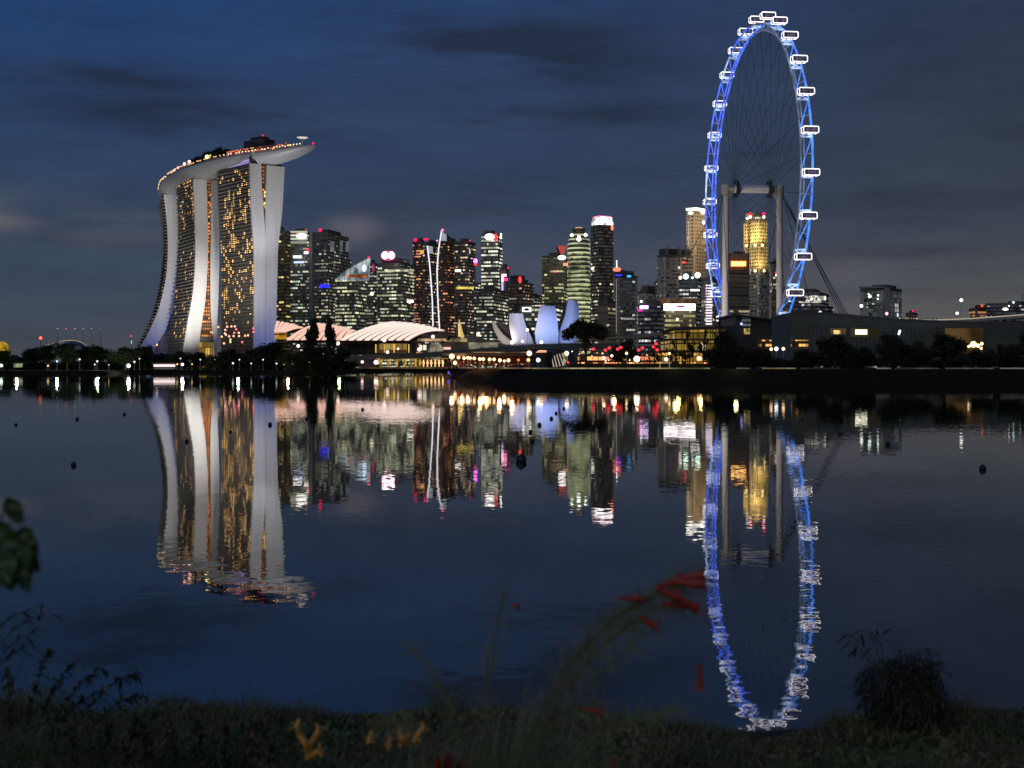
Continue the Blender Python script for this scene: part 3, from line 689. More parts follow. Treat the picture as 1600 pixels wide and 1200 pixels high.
r, fp, zt = tower('narrow dark tower with a magenta light column beside the sail crowned tower', 573, 590, 411, 1640, fw1, xc=584)
strip(r, 'light_column', [(584, 412), (583, 426)], 1632, 3, emat('magenta column', (255, 70, 170), 1.1, .6, .1)); pxball(r, 'sign', 581, 459, 1625, 3.2, emat('cream sign', (255, 230, 200), 1.4))
# --- tower with the double white sign
r, fp, zt = tower('wide tower under a glowing white double disc sign with a pink halo', 589, 647, 411, 1500, fw2, xc=626, A=22)
b = MB(); b.prism(footprint(596, 640, 622, 1510, 22), zt, ztop(403, 1510)); b.build('upper_block', fw4, r)
for x in (601.5, 611.5): pxball(r, 'sign', x, 399, 1495, 5.8, emat('sign white hot', (255, 240, 245), 4), (.92, .3, 1.05))
pxball(r, 'sign_halo', 606.5, 399.5, 1499, 8.5, emat('pink sign glow', (255, 70, 140), .9), (1.4, .12, .95))  # halo disc paints the pink lens glow around the sign
pxbox(r, 'light_band', 601, 421, 646, 424, 1494, emat('cream band', (255, 250, 215), 1.2, .5, .1)); pxbox(r, 'sign', 636, 469, 646, 472.5, 1494, M_wht)
# --- dark apartment-like towers behind the masts
r, fp, zt = tower('dark red speckled tower with two red lamps, left of the two masts', 645, 663, 375, 1720, fw3, xc=657); beacon(r, 649, 375, 1712, 2.8); pxbox(r, 'beacon', 662, 372.5, 669, 375, 1712, M_red)
r, fp, zt = tower('very dark tower directly behind the two white masts', 660, 687, 379, 1700, fw6, xc=668); beacon(r, 683, 376, 1690, 1.4, emat('pink lamp', (255, 170, 190), 1.6)); pxbox(r, 'sign', 657, 391, 662, 396, 1690, emat('orange window', (255, 170, 70), 1.2))
r, fp, zt = tower('dark tower with a roof sweeping down from a peak, right of the masts', 686, 711, 377, 1660, fw3, xc=700, cap=False)
b = MB(); b.slab([W(689, 380, 1655), W(711, 380, 1655), W(711, 373.5, 1655), (W(704, 371, 1655)), W(699, 366, 1655), W(690, 364, 1655)], (0, 25, 0)); b.build('swept_roof', M_roof_dk, r)
r, fp, zt = tower('dark tower with a purple lamp high on its right edge', 710, 743, 377, 1640, fw6, xc=731, A=18); beacon(r, 734, 376, 1630, 1.3)
pxball(r, 'sign', 743, 408, 1625, 4, emat('violet lamp', (230, 120, 255), 3), (.8, .4, 1.1)); pxball(r, 'sign', 743, 413, 1624, 2.4, emat('sign red', (255, 60, 60), 1.6))
pxbox(r, 'light_band', 712, 448, 740, 451.5, 1622, emat('yellow band', (255, 225, 100), 1.1, .5, .1)); pxbox(r, 'sign', 711, 421, 720, 424.5, 1622, M_wht); pxbox(r, 'sign', 733, 389, 735, 396, 1622, emat('dim white', (220, 220, 220), .8))
# --- striped white tower with sign
r, fp, zt = tower('tower of bright white window rows with a red and white sign at the top', 752, 785, 365, 1560, fw7, xc=778, A=14)
pxball(r, 'sign', 765, 370, 1552, 6, M_wht, (1.3, .3, .85)); pxball(r, 'sign', 774, 371, 1553, 5.5, emat('sign red', (255, 60, 60), 1.6), (.6, .3, 1.1)); pxbox(r, 'sign', 781.5, 364.5, 784, 373, 1552, M_wht)
r, fp, zt = tower('lower dark tower in front of the tower with white window rows', 741, 797, 452, 1480, fw1, xc=770, A=15)
# --- sign F tower
r, fp, zt = tower('small grey tower carrying a tall pink lit letter shaped sign', 781, 796, 419, 1540, pmat('pale render', (.25, .25, .26), .7), xc=790); beacon(r, 794, 419, 1530, 1.6)
mf = emat('pink white letter', (255, 190, 215), 2.2); d_ = 1525
pxbox(r, 'sign', 783.5, 428, 787, 440, d_, mf); pxbox(r, 'sign', 787.2, 428, 791.5, 432, d_, mf); pxbox(r, 'sign', 787.2, 434.5, 793.5, 438.5, d_, emat('hot pink', (255, 60, 130), 2.0)); pxbox(r, 'sign', 783.5, 440.2, 786.5, 453.5, d_, emat('lilac', (215, 205, 255), 1.0))
r, fp, zt = tower('low dark tower with a small red sign at its upper right', 795, 834, 442, 1500, fw6, xc=818)
b = MB(); b.prism(footprint(797, 820, 812, 1505), zt, ztop(430, 1505)); b.build('upper_block', M_roof_dk, r); pxball(r, 'sign', 812.5, 437, 1490, 4.5, emat('sign red hot', (255, 50, 50), 2.6), (.6, .3, 1.2))
r, fp, zt = tower('low office block with bright rows and a dark flat roof behind the petals', 812, 884, 476, 1180, fw7, xc=870, A=8, cap=False, name='office_block', cat='office block')
b = MB(); b.slab([W(808, 477.5, 1176), W(884, 474.5, 1176), W(884, 472.5, 1176), W(808, 475.5, 1176)], (0, 60, 0)); b.build('roof_slab', M_roof_dk, r); pxbox(r, 'sign', 816, 480, 830, 487, 1176, emat('sign white hot2', (255, 255, 245), 2.2))
b = MB(); b.ball(W(823, 483.5, 1175), 2.2, 8, 5, (1.2, .3, .6)); b.build('sign_mark', M_dark, r)
# --- arch building with red hexagon sign
r, fp, zt = tower('greyish stone tower with an arch and a red triangle sign on its roof', 847, 888, 400, 1500, fw10, xc=880, A=10)
b = MB(); b.slab([W(871, 384, 1492), W(886, 384, 1492), W(880, 398, 1492), W(877, 398, 1492)], (0, 3, 0)); b.build('sign', emat('soft red', (225, 95, 85), .6), r)
b = MB(); b.slab([W(869, 386, 1494), W(871, 384, 1494), W(876, 398, 1494), W(872, 396, 1494)], (0, 3, 0)); b.build('sign_side', M_dark, r)
pxball(r, 'sign', 878, 402.5, 1490, 6, M_wht, (1.1, .3, .62)); pxbox(r, 'sign', 880, 411, 888, 415, 1490, emat('salmon sign', (255, 170, 130), 1.2))
arch = [(851+13*(1-cos(pi*i/10)), 437-9*sin(pi*i/10)) for i in range(11)]; strip(r, 'arch', arch, 1488, 1.3, M_con); pxbox(r, 'lower_block', 851, 437, 880, 520, 1492, fw10, 6); beacon(r, 867, 425, 1487, 1.4)
# --- round tower
def round_tower():
    d = 1460; cx, px0, px1, yt = 904.3, 887.5, 921, 353
    c = G(cx, d+25); R = (px1-px0)/2*(d+25)/F
    root = thing('round_office_tower', (c.x, c.y, 1), 'round domed tower banded all over with greenish white light', 'office tower', 'towers of the city skyline')
    zt = ztop(yt, d); z = 1.0; prof = []
    b = MB(); g = MB(); n = 28; fh = 5.2
    def rad(z):
        k = (zt-z)/(zt-ztop(392, d))
        if z < ztop(392, d): return R
        return R*(max(.0, 1-(1-k)**2.4))**.5*.86+R*.14*(1 if k > .25 else .4)
    while z < zt-2:
        r0 = rad(z)
        b.prism([(c.x+r0*cos(2*pi*i/n), c.y+r0*sin(2*pi*i/n)) for i in range(n)], z, z+fh*.98)
        z += fh
    b.build('glass_drum', winmat('round glass', wall=(.10, .11, .07), glass=(.05, .055, .04), fh=5.2, bay=3, lit=.35, ca=(225, 235, 150), cb=(250, 250, 200), s=.5, seed=31, run=9, low=.9), root)
    z = 1.0; 
    ml = emat('greenish ring light', (222, 226, 180), 1.0, .7, .06)
    while z < zt-4:
        r0 = rad(z+fh*.5)+1.0
        g2_ = [(c.x+r0*cos(2*pi*i/n), c.y+r0*sin(2*pi*i/n)) for i in range(n)]; g.prism(g2_, z+fh*.36, z+fh*.70)
        z += fh
    g.build('ring_bands', ml, root)
    b2 = MB(); b2.tube((c.x, c.y, zt-4), (c.x, c.y, zt+1), R*.42, R*.3, 16); b2.build('dome_cap', emat('dome cap light', (240, 235, 205), .8), root)
    for x, y, r_ in ((893.5, 367.5, 2.6), (915, 367, 2.8), (904.5, 373.5, 3.6), (904.5, 369.5, 2.2)): pxball(root, 'flood_lamp', x, y, d-3, r_, emat('greenish hot', (240, 255, 235), 3))
    pxball(root, 'beacon', 904.3, 356.5, d-2, 4, emat('dim red band', (200, 60, 40), .8), (1.1, .3, .25))
round_tower()
# --- dark tower, white crown
r, fp, zt = tower('tall dark tower with a glowing white stepped crown', 923.5, 958.5, 350.5, 1520, winmat('facade dark tall', wall=(.06, .055, .06), fh=4.1, bay=3.1, lit=.12, ca=(255, 235, 200), cb=(255, 245, 235), s=1.0, seed=15, run=16, low=.42), xc=936, A=60, cap=False)
b = MB(); b.prism(shrink(fp, .97), zt, ztop(344, 1520)); b.prism(shrink(fp, .88), ztop(344, 1520)+.1, ztop(338, 1520)); b.build('crown', emat('white crown', (255, 245, 248), 2.6, .3, .1), r)
b = MB(); b.prism(shrink(fp, .8), ztop(338, 1520), ztop(336.3, 1520)); b.build('crown_cap', emat('pink cap', (255, 120, 170), 1.3), r)
pxball(r, 'sign', 956.5, 356, 1512, 3.5, emat('orange red sign', (255, 110, 70), 2.4), (.6, .4, 1.2)); pxball(r, 'lamp', 925.5, 419.5, 1512, 2.2, M_green)
r, fp, zt = tower('short brown striped block in front of the tower with the white crown', 934, 962, 470, 1300, fw14, xc=950, name='office_block', cat='office block')
r, fp, zt = tower('grey tower with pale piers, blue roof strip and a thin spire', 960, 996, 431, 1380, fw11, xc=964, A=70)
b = MB(); b.slab([W(962, 431, 1378), W(990, 431, 1378), W(984, 425, 1378), (W(972, 421, 1378)), W(960, 425, 1378)], (0, 25, 0)); b.build('pitched_roof', M_roof_dk, r)
pxball(r, 'roof_lamp', 964, 421, 1370, 5.5, emat('coral glow', (255, 120, 90), 1.8), (1.2, .4, .6)); strip(r, 'spire', [(963.7, 419), (963.5, 407)], 1370, 1.4, M_wht)
pxbox(r, 'light_strip', 962, 429, 972, 431, 1368, emat('deep blue strip', (60, 60, 255), 1.4)); pxbox(r, 'light_strip', 980, 430, 986, 433, 1368, emat('cyan strip', (60, 190, 255), 1.4)); strip(r, 'light_strip', [(963, 436), (963, 520)], 1374, 1.0, emat('dim pier', (190, 185, 170), .5))
r, fp, zt = tower('grey block standing behind, between the spired tower and the grid tower', 996, 1028, 456, 1700, fw9, xc=1010)
b = MB(); b.prism(footprint(1003, 1024, 1012, 1705), zt, ztop(446, 1705)); b.build('upper_block', M_cond, r)
r, fp, zt = tower('dark purple glass block with a white and magenta sign at its corner', 997, 1037, 475, 1240, fw12, xc=1002, A=80, name='office_block', cat='office block')
pxbox(r, 'sign', 1000, 477.5, 1013, 482.5, 1232, emat('violet white sign', (225, 205, 255), 3)); pxball(r, 'sign', 1000, 484.5, 1233, 3, emat('magenta spot', (255, 40, 170), 1.6), (1.3, .3, .7)); beacon(r, 1002, 471, 1230, 2.0, M_wht)
# --- pale grid towers
r, fp, zt = tower('broad pale balcony grid tower with a dark ribbed top', 1027, 1083, 398, 1440, fw9, xc=1037, A=62)
b = MB(); b.prism(shrink(fp, .9), zt, ztop(388, 1440)); b.build('ribbed_top', winmat('ribbed dark top', wall=(.14, .14, .13), fh=60, bay=2.5, lit=0, s=.0, seed=3, wy=(0, 1), pier=20), r)
b = MB()
for x in (1043, 1060, 1072): b.tube(W(x, 398, 1432), W(x, 384, 1432), .9)
b.build('roof_fin', M_con, r)
pxball(r, 'sign', 1069, 410, 1428, 3, emat('red roof sign', (255, 90, 80), 1.4), (1.3, .3, .6))
r, fp, zt = tower('tall beige tower with a bright white crown left of the wheel', 1072.5, 1103, 329, 1500, winmat('beige slit facade', wall=(.50, .43, .33), glass=(.06, .05, .04), fh=4.2, bay=5.5, lit=.06, ca=(255, 235, 190), cb=(255, 240, 200), s=.8, seed=16, wx=(.3, .8), wy=(.3, .72)), xc=1088, A=35, cap=False)
b = MB(); b.prism(shrink(fp, 1.04), zt+1, zt+3.6); b.build('crown', emat('crown white', (255, 250, 240), 2.6), r)
pxball(r, 'flood_lamp', 1079, 333, 1490, 3.6, M_wht, (1.2, .3, .6)); pxball(r, 'flood_lamp', 1098, 332, 1490, 3.6, M_wht, (.9, .3, .8)); pxball(r, 'flood_lamp', 1099.5, 347.5, 1488, 3, M_wht, (.7, .3, 1.1))
strip(r, 'light_strip', [(1075.5, 345), (1075.5, 384)], 1492, .9, emat('dotted light', (255, 245, 225), 1.0, .9, .3))
point(tuple(W(1097, 345, 1440)), 9e4, (255, 215, 160), 2, aim=W(1093, 400, 1500), kind='SPOT', cone=110, name='flood_lamp'); point(tuple(W(1097, 470, 1430)), 9e4, (255, 205, 140), 2, aim=W(1094, 400, 1500), kind='SPOT', cone=110, name='flood_lamp')
r, fp, zt = tower('dark low tower with two white floodlights at its corner', 1061, 1096, 432, 1330, fw12, xc=1090, A=10)
for x, y, q in ((1071.5, 432, 4.5), (1090, 430, 4.6), (1063, 434, 2.6), (1082, 434, 1.8)): pxball(r, 'flood_lamp', x, y, 1322, q, M_green if x > 1070 else M_wht)
pxbox(r, 'light_band', 1079, 452, 1093, 454.5, 1322, M_wht)
r, fp, zt = tower('low block with a bright white fascia over yellow lit floors', 1037.5, 1087, 476, 1100, fw13, xc=1040, A=80, name='office_block', cat='office block', cap=False)
pxbox(r, 'fascia', 1037.5, 474.5, 1086.5, 485, 1094, emat('fascia white', (255, 245, 248), 2.6)); pxbox(r, 'sign_mark', 1058, 477.5, 1070, 480, 1092.5, emat('maroon mark', (190, 60, 80), .6), 1.2); pxbox(r, 'cornice', 1038, 466, 1092, 474, 1110, emat('cornice warm', (170, 130, 100), .35, .5, .1), 30)
pxball(r, 'lamp', 1058.5, 499, 1090, 2.2, emat('yellow hot', (255, 250, 200), 2.5))
r, fp, zt = tower('narrow brown tower with a column of short white light bars', 1094, 1122, 436, 1420, fw8, xc=1114, A=18)
b = MB(); y = 446
while y < 510: a_ = W(1103, y, 1410); b.box((a_.x+3.2, 1410, a_.z), (6.6, 1.5, 1.4)); y += 4.3
b.build('light_bars', emat('lilac bars', (240, 225, 250), 1.5), r)
# --- behind the wheel
r, fp, zt = tower('brown tower with a glowing orange sign, seen through the wheel', 1135, 1171, 397, 1360, fw14, xc=1139, A=75)
pxbox(r, 'upper_block', 1136, 396, 1170, 422, 1355, pmat('brown cladding', (.22, .17, .12), .6), 8); pxbox(r, 'sign', 1143, 408.5, 1165.5, 415.5, 1350, emat('amber sign', (255, 200, 120), 2.6)); pxbox(r, 'sign_halo', 1142, 407, 1166.5, 417, 1352.5, emat('amber halo', (255, 120, 20), .9), 1)
beacon(r, 1137, 395, 1350, 1.8); pxbox(r, 'light_strip', 1134.5, 413, 1136, 420, 1350, emat('cyan strip', (60, 190, 255), 1.4))
def gold():
    d = 1480; fac = winmat('gold grid facade', wall=(.55, .46, .30), glass=(.10, .08, .04), fh=4.0, bay=3.4, lit=.04, ca=(255, 240, 190), cb=(255, 235, 190), s=.8, seed=17, wx=(.2, .8), wy=(.25, .8))
    root, fp, zt = tower('stepped stone tower floodlit in gold, seen through the wheel', 1172, 1199.5, 345, d, fac, xc=1186, A=45, cap=False, name='gold_lit_tower')
    b = MB(); b.prism(footprint(1172, 1198.5, 1186, d+6, 45), zt, ztop(334, d)); b.build('upper_tier', fac, root)
    b = MB(); b.prism(footprint(1165, 1197, 1180, d+14, 35), ztop(350, d), ztop(330, d)); b.build('top_tier', fac, root)
    b = MB(); b.prism(footprint(1162, 1175, 1168, d+16, 40), 1, ztop(346, d)); b.build('wing', fac, root)
    b = MB(); b.prism(footprint(1160.5, 1176, 1168, d+12, 40), 1, ztop(388, d)); b.build('wing', fac, root)
    b = MB(); b.prism(footprint(1171, 1200.5, 1186, d-6, 45), 1, ztop(385, d)); b.build('middle_tier', fac, root)
    b = MB(); b.prism(footprint(1169, 1202, 1186, d-12, 45), 1, ztop(425, d)); b.build('lower_tier', fw9, root)
    hot = emat('gold floodlight', (255, 225, 150), 3)
    for x, y, dd in ((1180, 383, d-10), (1191, 383, d-9), (1180, 423, d-17), (1194, 423, d-13), (1166, 384, d+2)):
        pxball(root, 'flood_lamp', x, y, dd, 2.4, hot); p = W(x, y-1, dd-5)
        point(tuple(p), 3.0e4, (255, 222, 140), 1.5, aim=W(x, y-34, dd+8), kind='SPOT', cone=130, name='flood_lamp')
    p = W(1182, 350, d-30); point(tuple(p), 2.4e4, (255, 222, 150), 1.5, aim=W(1182, 335, d), kind='SPOT', cone=150, name='flood_lamp')
    for x in (1172.5, 1193.5): beacon(root, x, 334.5, d-8, 2.8); pxball(root, 'lamp', x, 339, d-9, 2.4, M_wht)
    pxbox(root, 'sign', 1180, 339, 1190, 341.5, d-4, emat('cream band', (255, 250, 215), 1.2)); pxball(root, 'sign', 1168, 341, d-2, 2.4, M_wht, (1, .4, .9))
gold()
r, fp, zt = tower('thin pale grid tower just right of the gold tower', 1201, 1216, 409, 1560, fw9, xc=1206); b = MB(); b.prism(footprint(1206, 1222, 1212, 1500), 1, ztop(432, 1500)); b.build('lower_block', fw8, r)
beacon(r, 1212.5, 426, 1490, 1.5); pxball(r, 'lamp', 1213, 430, 1489, 1.8, M_wht)
# --- right of the wheel
r, fp, zt = tower('dim grey building with two white signs, right of the wheel', 1232, 1295, 457, 1300, fw12, xc=1280, A=12, name='office_block', cat='office block')
for x in (1268, 1285): pxbox(r, 'sign', x-6.5, 462.5, x+5.5, 469, 1290, emat('sign soft white', (255, 252, 235), 1.8, .3, .2))
pxbox(r, 'light_band', 1249, 471, 1283, 473, 1290, emat('dotted light', (255, 245, 225), 1.0)); b = MB(); b.prism(footprint(1280, 1302, 1292, 1310), 1, ztop(478, 1310)); b.build('lower_block', fw12, r)
r, fp, zt = tower('grey slab hotel standing alone right of the wheel', 1344.5, 1409, 450, 1150, winmat('hotel grid', wall=(.42, .42, .38), glass=(.05, .055, .05), fh=4.3, bay=4.2, lit=.04, ca=(255, 255, 240), cb=(230, 240, 255), s=1.0, seed=18, wx=(.1, .92), wy=(.18, .95)), xc=1382, A=30, name='hotel_block', cat='hotel')
pxbox(r, 'end_wall', 1382, 449, 1390, 500, 1147, M_con, 6); pxbox(r, 'roof_edge', 1344, 447.5, 1383, 449.5, 1148, M_con, 4)
for x, y, q in ((1359, 463, 2.6), (1372, 461.5, 1.5), (1371.5, 467, 1.4), (1357, 459.5, 1.2)): pxball(r, 'lit_window', x, y, 1140, q, M_green)
pxbox(r, 'lit_floor', 1356, 474, 1374, 483, 1142, winmat('lit low floors', fh=3, bay=2.2, lit=.5, ca=(230, 255, 235), cb=(240, 255, 245), s=1.0, seed=23), 3)
r, fp, zt = tower('tiny dark building with red lamps right of the slab hotel', 1415, 1434, 489, 1900, fw6, xc=1425, name='office_block', cat='office block'); beacon(r, 1427, 486, 1890, 1.6); pxbox(r, 'tower_top', 1424, 485, 1430, 490, 1895, M_cond)
r, fp, zt = tower('orange lit block with a red roof beside the viaduct', 1514, 1554, 482, 1700, winmat('orange block', wall=(.34, .22, .15), glass=(.12, .07, .04), fh=4.5, bay=3.6, lit=.6, ca=(255, 190, 110), cb=(255, 170, 110), s=.7, seed=19, rowvar=.2), xc=1520, A=75, name='apartment_block', cat='apartment block')
pxball(r, 'beacon', 1534.5, 477.5, 1690, 2, emat('ember', (255, 90, 60), 1.4)); pxbox(r, 'roof_house', 1528, 477.5, 1544, 482, 1698, pmat('red tile', (.3, .08, .05)), 12)
r, fp, zt = tower('long dark block with scattered white windows at the far right', 1541, 1640, 474, 1500, fw12, xc=1596, A=15, name='office_block', cat='office block')
pxball(r, 'sign', 1571, 483, 1490, 3.6, M_wht, (1.3, .3, .6)); pxball(r, 'lamp', 1583.5, 472.5, 1490, 1.6, M_green); strip(r, 'mast', [(1598, 458), (1598, 480)], 1490, 1, M_dark)
# faint low blocks closing the gaps at the foot of the skyline
for lab, x0, x1, y, d, m_ in [('low dark block between the signed tower and the masts', 636, 668, 440, 1800, fw1), ('dim block far behind the two white masts', 690, 752, 440, 1850, fw2), ('dim block behind the tower with the pink letter sign', 786, 850, 460, 1800, fw1),
        ('brown block filling in behind the round tower', 915, 940, 440, 1750, fw10), ('dim grey block behind the low white fascia block', 1022, 1045, 440, 1850, fw8), ('faint grey block behind the right wheel support', 1216, 1240, 452, 1700, fw8)]:
    tower(lab, x0, x1, y, d, m_, name='office_block', cat='office block')

# ------------------------------------------------------------------ far things on the left
root = thing('glass_conservatory', tuple(G(118, 1500, 1)), 'shell roofed glass conservatory beyond the trees at the far left', 'conservatory')
b = MB(); b.grid(lambda a, t: (lambda x, y: (x.x, x.y+t*40-20, x.z))(W(92+45*a, 547-14*sin(pi*a)**.6*(1-.3*abs(2*t-1)), 1500), 0), 16, 6); b.build('glass_shell', pmat('dark glass shell', (.06, .06, .06), .3), root)
strip(root, 'lit_rib', [(93, 534), (104, 531.5), (118, 532), (128, 535), (136, 541)], 1478, 1.0, emat('cream rib', (230, 200, 150), .5)); strip(root, 'lit_rib', [(72, 540), (78, 537.5), (84, 536)], 1478, 1.2, emat('cream rib2', (230, 180, 140), .4))
root = thing('yellow_dome', tuple(G(3, 1600, 1)), 'small dome glowing yellow at the left edge', 'dome'); b = MB(); b.ball(W(3, 546, 1600), 9, 14, 8, (1, 1, 1.1)); b.build('dome_glass', emat('yellow dome glow', (215, 170, 50), .8, .8, .15), root, smooth=True)
strip(root, 'rim', [(10, 539), (14, 543), (16, 550)], 1588, .8, M_grey)
lab = ['leftmost thin crane mast with a lamp beyond the conservatory', 'thin crane mast with the reddest tip lamp', 'third thin crane mast from the left with a lamp', 'fourth thin crane mast from the left with a lamp', 'fifth thin crane mast from the left with a lamp', 'rightmost and faintest of the row of crane masts']
for k, (x, c_, st) in enumerate([(90, (255, 190, 180), .7), (103, (255, 110, 80), 1.2), (117, (235, 205, 200), .8), (130, (215, 195, 190), .6), (143, (215, 195, 190), .6), (157, (200, 180, 180), .4)]):
    root = thing('crane_mast', tuple(G(x, 2200, 1)), lab[k], 'crane', 'row of far cranes')
    b = MB(); b.tube(G(x, 2200, 1), W(x, 514, 2200), .5, .25, 4); b.build('mast', M_dark, root); pxball(root, 'tip_lamp', x, 513.5, 2199, .95, emat('tip lamp %d' % k, c_, st))
root = thing('radio_mast', tuple(G(63.5, 1400, 1)), 'mast with a big red beacon above the trees at the left', 'mast'); b = MB(); b.tube(G(63.5, 1400, 1), W(63.5, 529, 1400), .5, .3, 5); b.build('pole', M_dark, root); pxball(root, 'beacon', 63.5, 528, 1399, 2.2, emat('red hot', (255, 120, 100), 2.2)); pxball(root, 'beacon_glass', 63.5, 528.3, 1401, 3.3, emat('red glass', (255, 30, 20), .6))
root = thing('radio_mast', tuple(G(205, 1700, 1)), 'thin mast with red top left of the hotel leg', 'mast'); b = MB(); b.tube(G(205, 1700, 1), W(205, 526, 1700), .5, .3, 5); b.build('pole', M_grey, root); pxball(root, 'beacon', 205, 525, 1699, 1.2, emat('ember', (255, 90, 60), 1.4)); strip(root, 'lit_section', [(205.5, 532), (205.5, 537)], 1697, 1.6, emat('dim white', (220, 220, 220), .8))

# ------------------------------------------------------------------ giant wheel
wc = Vector((112.8, 600, 86)); wd = Vector((.11, -.994, 0)).normalized(); ax = Vector((-wd.y, wd.x, 0)); RW = 75.0
if ax.x < 0: ax = -ax
base_c = G(0, 0); wheel = thing('observation_wheel', (wc.x, wc.y, 3), 'giant observation wheel lit in blue with white framed cabins', 'ferris wheel')
def wp(th, r, a=0.0): return wc+wd*(r*sin(th))+Vector((0, 0, r*cos(th)))+ax*a
def ledlitmat(name, rgb, s, fl=.0):
    m = bpy.data.materials.new(name); m.use_nodes = True; t = NT(m.node_tree); geo = t.n('ShaderNodeNewGeometry')
    wn = t.noise(geo.outputs['Position'], .22, 2, .6)
    st = t.m('MULTIPLY', s, t.smooth(wn.outputs[0], .35, .65, .35, 1.25))
    p = t.n('ShaderNodeBsdfPrincipled', ins={'Base Color': (.5, .5, .52, 1), 'Roughness': .5, 'Emission Color': lin(*rgb), 'Emission Strength': st})
    t.t.links.new(p.outputs[0], t.n('ShaderNodeOutputMaterial').inputs[0]); m.cycles.emission_sampling = 'NONE'; return m
LB = [ledlitmat('steel lit deep blue', (30, 88, 250), 1.35), ledlitmat('steel lit azure', (45, 125, 250), 1.25), ledlitmat('steel lit violet white', (165, 195, 255), 1.2), ledlitmat('faintly glowing steel', (120, 140, 175), .38)]  # truss tubes emit in place of LED light falling on them, plain steel faintly
ph0 = radians(2.9); step = 2*pi/28; AW = 2.5
for k in range(28):
    b = MB(); t0 = ph0+k*step; side = sin(t0+step/2)
    rr = random.Random(k)
    N = 6
    def seg(ra, aa, w_, mi):
        b.cur = mi; pts = [wp(t0+step*i/N, ra, aa) for i in range(N+1)]; b.poly(pts, w_, 5)
    m0 = 1 if side > 0 else 0
    seg(RW, AW, .50, m0); seg(RW, -AW, .42, 2 if rr.random() < .4 and side < 0 else (3 if side > 0 else 0)); seg(RW-3.2, 0, .34, 3 if side > 0 else m0)
    b.cur = m0
    b.tube(wp(t0+step*.08, RW, AW), wp(t0+step*.92, RW, -AW), .24)                         # long diagonal
    b.cur = 2
    for f in (-.10, .10): b.tube(wp(t0+step*f, RW, -AW), wp(t0+step*f, RW, AW), .36)
    b.cur = 2; b.tube(wp(t0-step*.10, RW, -AW), wp(t0+step*.10, RW, AW), .22); b.tube(wp(t0-step*.10, RW, AW), wp(t0+step*.10, RW, -AW), .22)
    b.cur = 3
    for f in (0, .5): b.tube(wp(t0+step*f, RW, AW), wp(t0+step*f, RW-3.2, 0), .2); b.tube(wp(t0+step*f, RW, -AW), wp(t0+step*f, RW-3.2, 0), .2)
    b.build('rim_section', LB, wheel)
# cabins
def cabin_meshes(o):
    c0 = wp(ph0, RW+3.4)+ax*.6
    def pr(y_, x_, z_): return c0+ax*y_+wd*x_+Vector((0, 0, z_))
    body = MB(); L2, Rr = 3.4, 1.5
    prof = [(-L2, .5), (-L2+.3, .8), (-L2+.9, .97), (-L2+1.5, 1.0), (L2-1.5, 1.0), (L2-.9, .97), (L2-.3, .8), (L2, .5)]; n = 12; P = []
    for y_, k in prof: P += [pr(y_, Rr*k*cos(2*pi*i/n), Rr*k*sin(2*pi*i/n)) for i in range(n)]
    fs = [(j*n+i, j*n+(i+1) % n, (j+1)*n+(i+1) % n, (j+1)*n+i) for j in range(len(prof)-1) for i in range(n)]+[tuple(reversed(range(n))), tuple((len(prof)-1)*n+i for i in range(n))]
    body.faces(P, fs)
    cab = body.build('cabin', pmat('cabin dark glass', (.03, .03, .04), .2, spec=.6), o, smooth=True)
    fr = MB()
    for sx in (-1, 1):
        pts = [pr(y_, sx*(Rr+.05)*.8, z_) for y_, z_ in [(-L2+.2, 1.0), (-L2+.5, 1.28), (L2-.5, 1.28), (L2-.2, 1.0), (L2-.2, -1.0), (L2-.5, -1.28), (-L2+.5, -1.28), (-L2+.2, -1.0), (-L2+.2, 1.0)]]
        fr.poly(pts, .19, 5)
    fr.build('light_frame', emat('cabin light frame', (250, 244, 255), 2.3), cab)
    ri = MB()
    for y_ in (-1.4, 1.4): ri.poly([pr(y_, (Rr+.1)*cos(2*pi*i/12), (Rr+.1)*sin(2*pi*i/12)) for i in range(13)], .16, 4)
    ri.build('mounting_ring', M_white, cab)
    lt = MB(); lt.box(pr(0, 0, -.1), (4.8, 3.1, .8), atan2(ax.y, ax.x)); lt.build('cabin_interior', emat('cabin interior', (150, 140, 190), .45, .8, .5), cab)
    return cab
cab0 = cabin_meshes(wheel)
for k in range(1, 28):
    c_ = copy_tree(cab0, wheel); c_.location = wp(ph0+k*step, RW+3.4)-wp(ph0, RW+3.4)
# spindle, supports, stays
b = MB(); b.tube(wc-ax*9, wc+ax*9, 1.9, 1.9, 16); b.build('spindle', M_white, wheel, smooth=False)
for sgn in (-1, 1):
    b = MB(); b.tube(wc+ax*sgn*7.2, wc+ax*sgn*8.3, 4.0, 4.0, 18); b.build('hub_flange', M_dark, wheel)
    b = MB(); b.tube(wc+ax*sgn*8.3, wc+ax*sgn*14.0, 1.8, 1.9, 12); b.tube(wc+ax*sgn*12.9+Vector((0, 0, 1.6)), wc+ax*sgn*12.9-Vector((0, 0, 3)), 2.3, 1.9, 12); b.tube(wc+ax*sgn*10-Vector((0, 0, 1)), wc+ax*sgn*13-Vector((0, 0, 4.5)), 1.2, 1.2, 8); b.build('spindle_head', M_con, wheel)
    b = MB(); top = wc+ax*sgn*12.9-Vector((0, 0, 1)); foot = Vector((top.x+ax.x*sgn*.4, top.y, 3)); b.tube(foot, top, 1.75, 1.45, 14); b.build('support_column', pmat('painted steel %d' % sgn, (.42, .41, .40), .6, vs=.1, var=.1), wheel)
nsp = 28
